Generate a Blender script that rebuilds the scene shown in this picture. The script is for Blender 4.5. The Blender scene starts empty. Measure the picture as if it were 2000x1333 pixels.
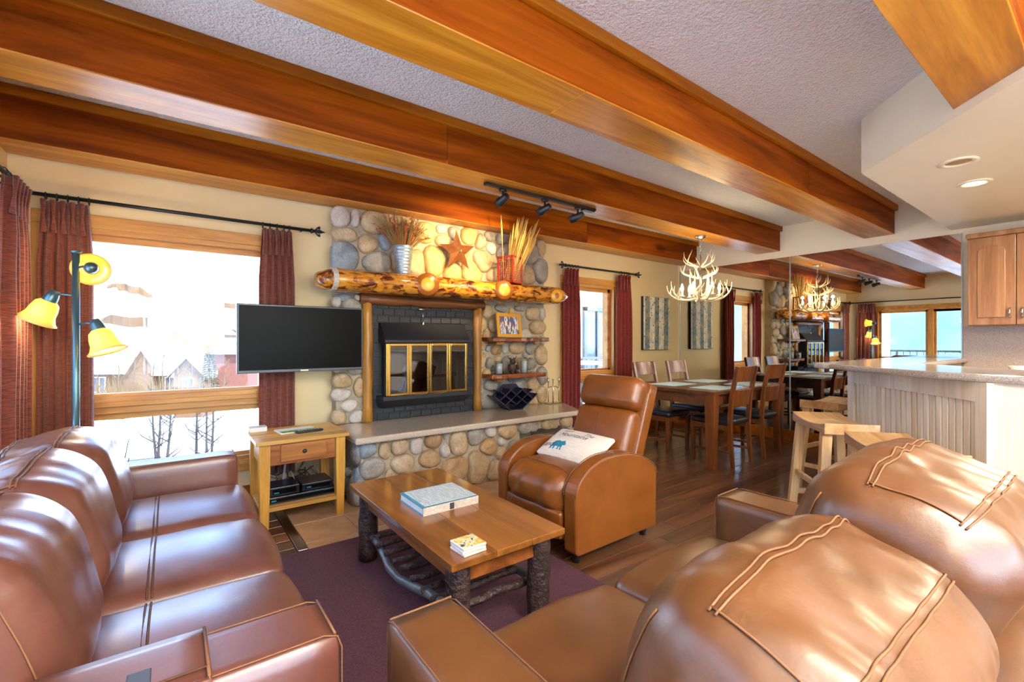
import bpy, bmesh, math, random
from mathutils import Vector, Matrix, noise
random.seed(7)
SC = bpy.context.scene
COL = SC.collection
PI = math.pi

def srgb(r, g, b):
    f = lambda c: (c/255/12.92) if c/255 <= .04045 else ((c/255+.055)/1.055)**2.4
    return (f(r), f(g), f(b), 1.0)

# ------------------------------------------------------------------ camera
# room axes: X runs along the fireplace wall, Y runs from the viewer to that wall, Z up
CAM_Z = 1.25
YAW = math.radians(53.34)
cam_d = bpy.data.cameras.new('camera')
cam_d.sensor_width = 36.0
cam_d.lens = 36.0*893/2000
cam_d.clip_start = .02
cam_d.clip_end = 2000
cam = bpy.data.objects.new('camera', cam_d)
COL.objects.link(cam)
cam.location = (0, 0, CAM_Z)
cam.rotation_euler = (PI/2, 0, -(PI/2-YAW))
SC.camera = cam

# ------------------------------------------------------------------ sky, sun, exposure
W = bpy.data.worlds.new('sky'); SC.world = W; W.use_nodes = True
nt = W.node_tree
sky = nt.nodes.new('ShaderNodeTexSky')
sky.sky_type = 'NISHITA'; sky.sun_disc = False
sky.sun_elevation = math.radians(55); sky.sun_rotation = math.radians(180)
sky.altitude = 2500; sky.air_density = 1.0; sky.dust_density = 1.2
nt.links.new(sky.outputs[0], nt.nodes['Background'].inputs[0])
nt.nodes['Background'].inputs[1].default_value = 1.3
sun_d = bpy.data.lights.new('sun', 'SUN'); sun_d.energy = 12.0; sun_d.angle = .01
sun_d.color = (1, .98, .94)
sun = bpy.data.objects.new('sun', sun_d); COL.objects.link(sun)
sun.rotation_euler = Vector((-.14, .55, -.82)).to_track_quat('-Z', 'Y').to_euler()
SC.view_settings.view_transform = 'Standard'
SC.view_settings.look = 'None'
SC.view_settings.gamma = 1
SC.view_settings.use_curve_mapping = False
SC.view_settings.exposure = .72
SC.cycles.max_bounces = 10
SC.cycles.diffuse_bounces = 6
SC.cycles.glossy_bounces = 5
SC.cycles.transparent_max_bounces = 16
SC.cycles.caustics_reflective = False
SC.cycles.caustics_refractive = False
SC.cycles.sample_clamp_indirect = 6

# ------------------------------------------------------------------ survey helper: photo measurement -> point on a real plane of the room
CX, SX = .5970, .8022
def on_y(px, py, Y):
    u = (px-1000)/893; d = Y/(SX-CX*u)
    return (d*(SX*u+CX), CAM_Z+d*(666.5-py)/893)
def at_d(px, py, d):
    u = (px-1000)/893; r = u*d
    return Vector((r*SX+d*CX, -r*CX+d*SX, CAM_Z+d*(666.5-py)/893))

# ------------------------------------------------------------------ materials
MATS = {}
def nmat(name):
    m = bpy.data.materials.new(name); m.use_nodes = True
    MATS[name] = m
    n = m.node_tree.nodes
    return m, n, m.node_tree.links, n['Principled BSDF']
def ramp(n, stops):
    r = n.new('ShaderNodeValToRGB'); e = r.color_ramp.elements
    while len(e) < len(stops): e.new(.5)
    for el, (p, c) in zip(e, stops): el.position = p; el.color = c
    return r
def coords(n, l, scale=(1,1,1), rnd=0.0):
    tc = n.new('ShaderNodeTexCoord'); mp = n.new('ShaderNodeMapping')
    mp.inputs['Scale'].default_value = scale
    src = tc.outputs['Object']
    if rnd:
        oi = n.new('ShaderNodeObjectInfo'); mu = n.new('ShaderNodeMath'); mu.operation = 'MULTIPLY'
        mu.inputs[1].default_value = rnd; l.new(oi.outputs['Random'], mu.inputs[0])
        ad = n.new('ShaderNodeVectorMath'); ad.operation = 'ADD'
        l.new(src, ad.inputs[0]); l.new(mu.outputs[0], ad.inputs[1]); src = ad.outputs[0]
    l.new(src, mp.inputs['Vector'])
    return mp.outputs[0]
def tex_noise(n, l, vec, scale, detail=4, rough=.55, dist=0):
    t = n.new('ShaderNodeTexNoise'); t.inputs['Scale'].default_value = scale
    t.inputs['Detail'].default_value = detail; t.inputs['Roughness'].default_value = rough
    t.inputs['Distortion'].default_value = dist
    l.new(vec, t.inputs['Vector']); return t
def bump(n, l, b, h, strength, dist=.01):
    bp = n.new('ShaderNodeBump'); bp.inputs['Strength'].default_value = strength
    bp.inputs['Distance'].default_value = dist
    l.new(h, bp.inputs['Height']); l.new(bp.outputs[0], b.inputs['Normal'])
def mix(n, l, f, a, c, mode='MIX'):
    m = n.new('ShaderNodeMix'); m.data_type = 'RGBA'; m.blend_type = mode
    for sock, v in ((m.inputs[0], f), (m.inputs[6], a), (m.inputs[7], c)):
        if hasattr(v, 'links') or hasattr(v, 'is_output'): l.new(v, sock)
        else: sock.default_value = v
    return m.outputs[2]
def plain(name, c, rough=.5, metal=0, nz=None, bp=None, spec=.5, coat=0, emit=None, es=0):
    m, n, l, b = nmat(name)
    b.inputs['Base Color'].default_value = c; b.inputs['Roughness'].default_value = rough
    b.inputs['Metallic'].default_value = metal; b.inputs['Specular IOR Level'].default_value = spec
    b.inputs['Coat Weight'].default_value = coat; b.inputs['Coat Roughness'].default_value = .15
    v = coords(n, l)
    if nz:
        t = tex_noise(n, l, v, nz[0]); k = nz[1]
        r = ramp(n, [(.3, tuple(x*(1-k) for x in c[:3])+(1,)), (.7, tuple(min(1, x*(1+k)) for x in c[:3])+(1,))])
        l.new(t.outputs[0], r.inputs[0]); l.new(r.outputs[0], b.inputs['Base Color'])
    if bp:
        t = tex_noise(n, l, v, bp[0], 3, .6); bump(n, l, b, t.outputs[0], bp[1], bp[2] if len(bp) > 2 else .01)
    if emit:
        b.inputs['Emission Color'].default_value = emit; b.inputs['Emission Strength'].default_value = es
    return m
def wood(name, dark, light, axis='X', sc=1.0, rough=.4, var=.25, knots=0, bumps=.15, coat=0, mid=None, spec=.5):
    m, n, l, b = nmat(name)
    b.inputs['Specular IOR Level'].default_value = spec
    s = [11*sc]*3; s['XYZ'.index(axis)] = .9*sc
    v = coords(n, l, tuple(s), 37.0)
    t = tex_noise(n, l, v, 1.0, 6, .62, .9)
    r = ramp(n, [(.32, dark), (.5, mid or tuple((a+c)/2 for a, c in zip(dark, light))), (.68, light)])
    l.new(t.outputs[0], r.inputs[0]); col = r.outputs[0]
    s2 = [70*sc]*3; s2['XYZ'.index(axis)] = 3*sc
    t2 = tex_noise(n, l, coords(n, l, tuple(s2), 11.0), 1.0, 3, .6)
    r2 = ramp(n, [(.35, (.72, .72, .72, 1)), (.6, (1, 1, 1, 1))]); l.new(t2.outputs[0], r2.inputs[0])
    col = mix(n, l, .55, col, r2.outputs[0], 'MULTIPLY')
    if knots:
        s3 = [3.2*sc]*3; s3['XYZ'.index(axis)] = 1.3*sc
        vo = n.new('ShaderNodeTexVoronoi'); vo.inputs['Scale'].default_value = knots
        l.new(coords(n, l, tuple(s3), 19.0), vo.inputs['Vector'])
        r3 = ramp(n, [(.05, (.22, .13, .08, 1)), (.12, (1, 1, 1, 1))]); l.new(vo.outputs['Distance'], r3.inputs[0])
        col = mix(n, l, .75, col, r3.outputs[0], 'MULTIPLY')
    oi = n.new('ShaderNodeObjectInfo'); mr = n.new('ShaderNodeMapRange')
    mr.inputs['To Min'].default_value = 1-var; mr.inputs['To Max'].default_value = 1+var*.6
    l.new(oi.outputs['Random'], mr.inputs[0])
    hs = n.new('ShaderNodeHueSaturation'); l.new(mr.outputs[0], hs.inputs['Value']); l.new(col, hs.inputs['Color'])
    l.new(hs.outputs[0], b.inputs['Base Color'])
    b.inputs['Roughness'].default_value = rough; b.inputs['Coat Weight'].default_value = coat
    b.inputs['Coat Roughness'].default_value = .12
    bump(n, l, b, t2.outputs[0], bumps, .004)
    return m
def leather(name, c, rough=.36, worn=None, coat=0):
    m, n, l, b = nmat(name)
    t = tex_noise(n, l, coords(n, l, (1, 1, 1), 9.0), 5, 5, .6)
    w = worn or tuple(min(1, x*1.35) for x in c[:3])+(1,)
    r = ramp(n, [(.3, tuple(x*.72 for x in c[:3])+(1,)), (.52, c), (.78, w)])
    l.new(t.outputs[0], r.inputs[0]); l.new(r.outputs[0], b.inputs['Base Color'])
    rr = ramp(n, [(.3, (rough-.06,)*3+(1,)), (.7, (rough+.1,)*3+(1,))]); l.new(t.outputs[0], rr.inputs[0])
    l.new(rr.outputs[0], b.inputs['Roughness'])
    t2 = tex_noise(n, l, coords(n, l), 110, 2, .6); t3 = tex_noise(n, l, coords(n, l), 14, 3, .5)
    a = n.new('ShaderNodeMath'); a.operation = 'MULTIPLY_ADD'; a.inputs[1].default_value = 2.5
    l.new(t3.outputs[0], a.inputs[0]); l.new(t2.outputs[0], a.inputs[2])
    bump(n, l, b, a.outputs[0], .12, .004)
    b.inputs['Specular IOR Level'].default_value = .6; b.inputs['Coat Weight'].default_value = coat; b.inputs['Coat Roughness'].default_value = .32
    return m
def stone_mat(name, c1, c2, c3):
    m, n, l, b = nmat(name)
    v = coords(n, l, (1, 1, 1), 23.0)
    t = tex_noise(n, l, v, 6, 6, .65, .4)
    r = ramp(n, [(.3, c1), (.5, c2), (.72, c3)]); l.new(t.outputs[0], r.inputs[0])
    t2 = tex_noise(n, l, v, 60, 4, .7)
    r2 = ramp(n, [(.3, (.62, .6, .58, 1)), (.6, (1, 1, 1, 1))]); l.new(t2.outputs[0], r2.inputs[0])
    l.new(mix(n, l, .6, r.outputs[0], r2.outputs[0], 'MULTIPLY'), b.inputs['Base Color'])
    b.inputs['Roughness'].default_value = .62
    t3 = tex_noise(n, l, v, 22, 5, .65); bump(n, l, b, t3.outputs[0], .55, .02)
    return m
def fabric(name, c1, c2, axis='Z'):
    m, n, l, b = nmat(name)
    s = [18, 18, 18]; s['XYZ'.index(axis)] = 320
    t = tex_noise(n, l, coords(n, l, tuple(s), 5.0), 1.0, 3, .6)
    r = ramp(n, [(.36, c1), (.62, c2)]); l.new(t.outputs[0], r.inputs[0]); l.new(r.outputs[0], b.inputs['Base Color'])
    b.inputs['Roughness'].default_value = .85; b.inputs['Sheen Weight'].default_value = .25
    bump(n, l, b, t.outputs[0], .25, .003)
    return m
def glass_pane(name, tint=(1, 1, 1, 1), refl=1.0):
    m = bpy.data.materials.new(name); m.use_nodes = True; MATS[name] = m
    n = m.node_tree.nodes; l = m.node_tree.links; n.clear()
    o = n.new('ShaderNodeOutputMaterial'); mx = n.new('ShaderNodeMixShader')
    tr = n.new('ShaderNodeBsdfTransparent'); tr.inputs[0].default_value = tint
    gl = n.new('ShaderNodeBsdfGlossy'); gl.inputs['Roughness'].default_value = .01
    fr = n.new('ShaderNodeLayerWeight'); fr.inputs[0].default_value = .5
    pw = n.new('ShaderNodeMath'); pw.operation = 'POWER'; pw.inputs[1].default_value = 5
    ml = n.new('ShaderNodeMath'); ml.operation = 'MULTIPLY_ADD'; ml.inputs[1].default_value = .9*min(1, refl); ml.inputs[2].default_value = .045*refl
    l.new(fr.outputs['Facing'], pw.inputs[0]); l.new(pw.outputs[0], ml.inputs[0]); l.new(ml.outputs[0], mx.inputs[0])
    l.new(tr.outputs[0], mx.inputs[1]); l.new(gl.outputs[0], mx.inputs[2]); l.new(mx.outputs[0], o.inputs[0])
    return m

plain('wall_paint', srgb(230, 208, 158), .55, nz=(2.5, .03), bp=(90, .08))
plain('soffit_paint', srgb(234, 226, 200), .45, nz=(2, .03), bp=(70, .12))
plain('upper_wall_paint', srgb(232, 220, 196), .55, bp=(90, .06))
plain('popcorn', srgb(242, 245, 247), .9, nz=(60, .05), bp=(60, .8, .03))
wood('beam_side_shaded', srgb(98, 40, 0), srgb(180, 94, 2), 'X', .55, .55, .14, knots=1.2, mid=srgb(146, 66, 0), spec=.12)  # same beam wood, with the shade on its upright faces put into the colour
wood('beam_bottom_lit', srgb(142, 82, 10), srgb(228, 160, 48), 'X', .6, .34, .1, knots=.8, bumps=.5, mid=srgb(198, 126, 24))  # golden copy of the beam wood: light from below is in the colour
wood('beam_trim', srgb(132, 68, 4), srgb(196, 118, 18), 'X', .6, .55, .1, knots=1.0, spec=.15)
wood('floor_wood', srgb(66, 38, 24), srgb(132, 86, 54), 'X', .9, .3, .38, bumps=.06, coat=.5)
wood('window_oak', srgb(176, 112, 44), srgb(224, 164, 84), 'X', 1.0, .35, .08)
wood('window_oak_v', srgb(176, 112, 44), srgb(224, 164, 84), 'Z', 1.0, .35, .08)
wood('side_table_wood', srgb(178, 118, 44), srgb(236, 186, 98), 'X', 1.0, .35, .2, knots=.7)
wood('side_table_leg', srgb(190, 130, 48), srgb(232, 180, 84), 'Z', 1.0, .38, .12, knots=1.4)
wood('drawer_wood', srgb(132, 74, 32), srgb(200, 132, 66), 'X', 1.2, .35, .1)
wood('coffee_top', srgb(110, 62, 22), srgb(168, 108, 48), 'Y', .7, .3, .1, knots=.7, bumps=.05, coat=.6)
wood('coffee_apron', srgb(112, 56, 24), srgb(176, 104, 48), 'Y', .9, .3, .1, knots=1.2)
plain('bark', srgb(60, 42, 38), .5, nz=(18, .5), bp=(40, .9, .02))
plain('peeled_branch', srgb(92, 98, 98), .35, nz=(14, .35), bp=(30, .5))
wood('dining_wood', srgb(70, 38, 22), srgb(120, 72, 44), 'X', 1.0, .28, .12, coat=.25)
wood('chair_wood', srgb(84, 42, 16), srgb(142, 80, 36), 'Z', 1.2, .3, .1, coat=.2)
wood('stool_wood', srgb(196, 150, 92), srgb(236, 202, 150), 'Z', 1.0, .4, .08)
wood('stool_seat', srgb(168, 116, 62), srgb(232, 190, 132), 'X', .9, .32, .08, coat=.2)
wood('stool_end', srgb(120, 68, 28), srgb(172, 110, 56), 'X', 2.0, .4, .08)
wood('alder', srgb(226, 210, 180), srgb(255, 250, 236), 'Z', .5, .45, .05, knots=1.3)
wood('cabinet_wood', srgb(136, 90, 54), srgb(182, 134, 94), 'Z', .9, .3, .06, coat=.2)
wood('log_trim', srgb(128, 78, 26), srgb(200, 146, 62), 'Z', .8, .35, .1, knots=1.3)
wood('log_lintel', srgb(96, 54, 26), srgb(150, 92, 48), 'X', .8, .4, .1)
wood('shelf_slab', srgb(78, 34, 18), srgb(168, 92, 48), 'X', 1.4, .25, .1, coat=.4)
leather('leather_sofa', srgb(104, 58, 44), .36, coat=.8)
leather('leather_love', srgb(98, 58, 24), .37, coat=.55)
leather('leather_tan', srgb(126, 68, 14), .37, coat=.35)
plain('stitch', srgb(122, 78, 44), .6)
plain('stitch_dark', srgb(88, 54, 34), .6)
plain('navy_leather', srgb(36, 38, 48), .35, bp=(120, .1))
plain('rug', srgb(98, 58, 72), .95, nz=(120, .35), bp=(260, .9, .01))
plain('tile', srgb(186, 150, 112), .38, nz=(7, .22), bp=(12, .15))
plain('grout', srgb(120, 106, 92), .8)
plain('mortar', srgb(172, 160, 138), .85, nz=(14, .15), bp=(50, .6))
plain('granite', srgb(198, 184, 164), .10, nz=(190, .32), coat=.5)
plain('granite_bar', srgb(172, 164, 158), .14, nz=(170, .45), coat=.5)
plain('backsplash', srgb(176, 160, 156), .2, nz=(150, .25), coat=.3)
plain('black_metal', srgb(26, 28, 32), .42, bp=(60, .1))
plain('black_steel', srgb(22, 26, 34), .5)
plain('black_brick', srgb(30, 34, 42), .55, bp=(50, .4))
plain('brass', srgb(206, 170, 96), .2, 1)
plain('chrome', srgb(200, 200, 200), .15, 1)
plain('nickel', srgb(190, 186, 176), .25, 1)
plain('lamp_metal', srgb(78, 106, 112), .3, .6)
plain('rod_metal', srgb(34, 42, 46), .42, .4)
plain('tv_screen', srgb(8, 8, 9), .3, spec=.06)
plain('tv_bezel', srgb(70, 74, 80), .35, .3)
plain('galvanized', srgb(170, 184, 190), .35, .7, nz=(20, .2))
plain('rust', srgb(138, 84, 44), .5, .5, nz=(14, .3), bp=(40, .2))
plain('red_wire', srgb(150, 44, 22), .45)
plain('wheat', srgb(226, 186, 96), .7, nz=(20, .15))
plain('dried_green', srgb(128, 116, 62), .8, nz=(20, .3))
plain('dried_rust', srgb(166, 88, 44), .8, nz=(20, .3))
plain('antler', srgb(226, 206, 168), .4, nz=(14, .16), bp=(40, .2))
plain('candle_white', srgb(240, 236, 226), .4)
plain('white_plastic', srgb(236, 234, 228), .4)
plain('paper', srgb(232, 230, 222), .7)
plain('blue_cover', srgb(70, 150, 176), .35)
plain('green_cover', srgb(122, 168, 70), .45, nz=(30, .4))
plain('dark_plastic', srgb(24, 30, 40), .4)
plain('device_black', srgb(20, 24, 32), .3)
plain('cord_black', srgb(24, 24, 26), .5)
plain('cord_grey', srgb(150, 150, 146), .5)
plain('deep_navy', srgb(24, 26, 52), .4)
plain('gold_frame', srgb(196, 146, 52), .35, .4)
plain('bear_brown', srgb(60, 40, 32), .6, nz=(30, .3))
plain('bear_blue', srgb(20, 134, 166), .7)
plain('ink', srgb(50, 52, 60), .7)
plain('orange_print', srgb(206, 110, 70), .7)
plain('snow', srgb(240, 243, 248), .8, nz=(.05, .03))
plain('snow_roof', srgb(240, 243, 248), .8)
plain('dirt_cut', srgb(78, 58, 38), .9, nz=(.2, .15))
plain('house_wood', srgb(90, 64, 40), .8, nz=(1.2, .12))
plain('house_red', srgb(96, 54, 40), .8, nz=(1.2, .12))
plain('house_trim', srgb(52, 34, 24), .7)
plain('house_glass', srgb(60, 74, 84), .1)
plain('aspen', srgb(88, 74, 54), .8, nz=(3, .2))
plain('twig_tan', srgb(96, 74, 46), .9)
plain('twig_dark', srgb(44, 38, 34), .9)
plain('fir', srgb(46, 48, 32), .9, nz=(2, .3))
plain('stucco_out', srgb(232, 232, 228), .8, bp=(20, .2))
plain('mountain', srgb(100, 128, 140), .9, nz=(.035, .5))
plain('bronze_frame', srgb(70, 74, 76), .4, .3)
plain('blind', srgb(214, 220, 222), .6)
fabric('curtain_rust', srgb(80, 34, 24), srgb(138, 66, 46))
fabric('curtain_red', srgb(92, 22, 20), srgb(142, 44, 36))
fabric('placemat', srgb(140, 184, 180), srgb(206, 228, 222), 'X')
fabric('pillow_linen', srgb(226, 218, 202), srgb(244, 238, 226), 'X')
glass_pane('glass', (.96, .98, .98, 1), .7)
glass_pane('glass_fire', (.30, .33, .36, 1), 3.0)
glass_pane('clear_glass', (.9, .94, .96, 1), 1.3)
m, n, l, b = nmat('mirror'); b.inputs['Metallic'].default_value = 1
b.inputs['Base Color'].default_value = (.80, .82, .80, 1); b.inputs['Roughness'].default_value = .004
plain('mirror_edge', srgb(190, 206, 206), .2, .5)
stone_mat('stone_tan', srgb(160, 134, 98), srgb(194, 168, 130), srgb(218, 200, 168))
stone_mat('stone_gold', srgb(184, 144, 84), srgb(212, 176, 112), srgb(230, 204, 148))
stone_mat('stone_grey', srgb(122, 116, 108), srgb(158, 152, 142), srgb(186, 180, 168))
stone_mat('stone_blue', srgb(112, 122, 130), srgb(146, 156, 162), srgb(186, 190, 190))
stone_mat('stone_white', srgb(176, 168, 154), srgb(206, 198, 184), srgb(226, 220, 208))
stone_mat('stone_brown', srgb(138, 106, 70), srgb(178, 144, 100), srgb(206, 178, 136))
STONES = ['stone_tan', 'stone_gold', 'stone_grey', 'stone_blue', 'stone_white', 'stone_brown']
# varnished mantel log with bark left on in patches
m, n, l, b = nmat('mantel_log')
t = tex_noise(n, l, coords(n, l, (4.5, 10, 10)), 1.5, 5, .6, 1.2)
r = ramp(n, [(.36, srgb(60, 26, 18)), (.45, srgb(120, 58, 20)), (.52, srgb(206, 132, 34)), (.7, srgb(232, 170, 60))])
l.new(t.outputs[0], r.inputs[0]); l.new(r.outputs[0], b.inputs['Base Color'])
b.inputs['Roughness'].default_value = .25; b.inputs['Coat Weight'].default_value = .5
bump(n, l, b, t.outputs[0], .5, .01)
# sawn branch end: rings
m, n, l, b = nmat('end_grain')
tc = n.new('ShaderNodeTexCoord'); gr = n.new('ShaderNodeTexGradient'); gr.gradient_type = 'SPHERICAL'
mp = n.new('ShaderNodeMapping'); mp.inputs['Scale'].default_value = (13, 13, 13)
l.new(tc.outputs['Object'], mp.inputs[0]); l.new(mp.outputs[0], gr.inputs[0])
r = ramp(n, [(0, srgb(150, 84, 20)), (.12, srgb(236, 172, 44)), (.42, srgb(240, 180, 60)), (.5, srgb(178, 92, 38)), (.9, srgb(150, 72, 34))])
l.new(gr.outputs[0], r.inputs[0]); l.new(r.outputs[0], b.inputs['Base Color']); b.inputs['Roughness'].default_value = .25
# birch painting
m, n, l, b = nmat('birch_print')
tc = n.new('ShaderNodeTexCoord')
wv = n.new('ShaderNodeTexWave'); wv.bands_direction = 'X'; wv.inputs['Scale'].default_value = 1.45; wv.inputs['Distortion'].default_value = 1.6
wv.inputs['Detail'].default_value = 1; wv.inputs['Detail Scale'].default_value = .6
mp = n.new('ShaderNodeMapping'); mp.inputs['Scale'].default_value = (1, 1, .15)
l.new(tc.outputs['Object'], mp.inputs[0]); l.new(mp.outputs[0], wv.inputs[0])
bgn = tex_noise(n, l, tc.outputs['Object'], 9, 4, .7)
bg = ramp(n, [(.35, srgb(70, 104, 118)), (.5, srgb(120, 140, 136)), (.62, srgb(178, 150, 96))]); l.new(bgn.outputs[0], bg.inputs[0])
tk = ramp(n, [(.42, (0, 0, 0, 1)), (.5, (1, 1, 1, 1))]); l.new(wv.outputs[1], tk.inputs[0])
trc = ramp(n, [(.35, srgb(196, 190, 172)), (.6, srgb(240, 236, 222))]); l.new(bgn.outputs[0], trc.inputs[0])
cc = mix(n, l, tk.outputs[0], bg.outputs[0], trc.outputs[0])
vo = n.new('ShaderNodeTexVoronoi'); vo.inputs['Scale'].default_value = 15
mp2 = n.new('ShaderNodeMapping'); mp2.inputs['Scale'].default_value = (1, 1, 1.1); l.new(tc.outputs['Object'], mp2.inputs[0]); l.new(mp2.outputs[0], vo.inputs[0])
sp = ramp(n, [(.16, srgb(110, 60, 40)), (.24, (1, 1, 1, 1))]); l.new(vo.outputs['Distance'], sp.inputs[0])
l.new(mix(n, l, .85, cc, sp.outputs[0], 'MULTIPLY'), b.inputs['Base Color']); b.inputs['Roughness'].default_value = .6
# printed text lines on the lying book's cover
m, n, l, b = nmat('text_cover')
tc = n.new('ShaderNodeTexCoord'); wv = n.new('ShaderNodeTexWave'); wv.bands_direction = 'Y'; wv.inputs['Scale'].default_value = 19
l.new(tc.outputs['Object'], wv.inputs[0])
t = tex_noise(n, l, coords(n, l, (60, 12, 1)), 1.5, 2, .5)
mm = n.new('ShaderNodeMath'); mm.operation = 'MULTIPLY'; l.new(wv.outputs[1], mm.inputs[0]); l.new(t.outputs[0], mm.inputs[1])
r = ramp(n, [(.33, srgb(216, 228, 230)), (.42, srgb(128, 146, 154))]); l.new(mm.outputs[0], r.inputs[0])
l.new(r.outputs[0], b.inputs['Base Color']); b.inputs['Roughness'].default_value = .4
# painted coaster and snapshot print
m, n, l, b = nmat('coaster_print')
t = tex_noise(n, l, coords(n, l), 30, 2, .5, .6)
r = ramp(n, [(.36, srgb(60, 76, 70)), (.43, srgb(236, 228, 206)), (.54, srgb(236, 206, 120)), (.66, srgb(222, 150, 60))])
l.new(t.outputs[0], r.inputs[0]); l.new(r.outputs[0], b.inputs['Base Color']); b.inputs['Roughness'].default_value = .3
m, n, l, b = nmat('snapshot_print')
t = tex_noise(n, l, coords(n, l, (38, 1, 9)), 1, 2, .5)
r = ramp(n, [(.3, srgb(60, 84, 130)), (.42, srgb(120, 80, 100)), (.5, srgb(230, 226, 220)), (.6, srgb(90, 130, 170)), (.7, srgb(214, 190, 90))])
r.color_ramp.interpolation = 'CONSTANT'
l.new(t.outputs[0], r.inputs[0]); l.new(r.outputs[0], b.inputs['Base Color']); b.inputs['Roughness'].default_value = .35
# lamp glass: lit from inside by its own bulb
m, n, l, b = nmat('amber_glass')
b.inputs['Base Color'].default_value = srgb(250, 226, 150); b.inputs['Roughness'].default_value = .3
tl = n.new('ShaderNodeBsdfTranslucent'); tl.inputs[0].default_value = srgb(255, 226, 130)
mx = n.new('ShaderNodeMixShader'); mx.inputs[0].default_value = .6
l.new(b.outputs[0], mx.inputs[1]); l.new(tl.outputs[0], mx.inputs[2]); l.new(mx.outputs[0], n['Material Output'].inputs[0])
plain('bulb', (1, 1, 1, 1), .4, emit=(1, .82, .5, 1), es=6)
plain('can_lit', (1, 1, 1, 1), .4, emit=(1, .84, .56, 1), es=6)
plain('can_gold', srgb(200, 164, 92), .25, .8)

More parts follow.
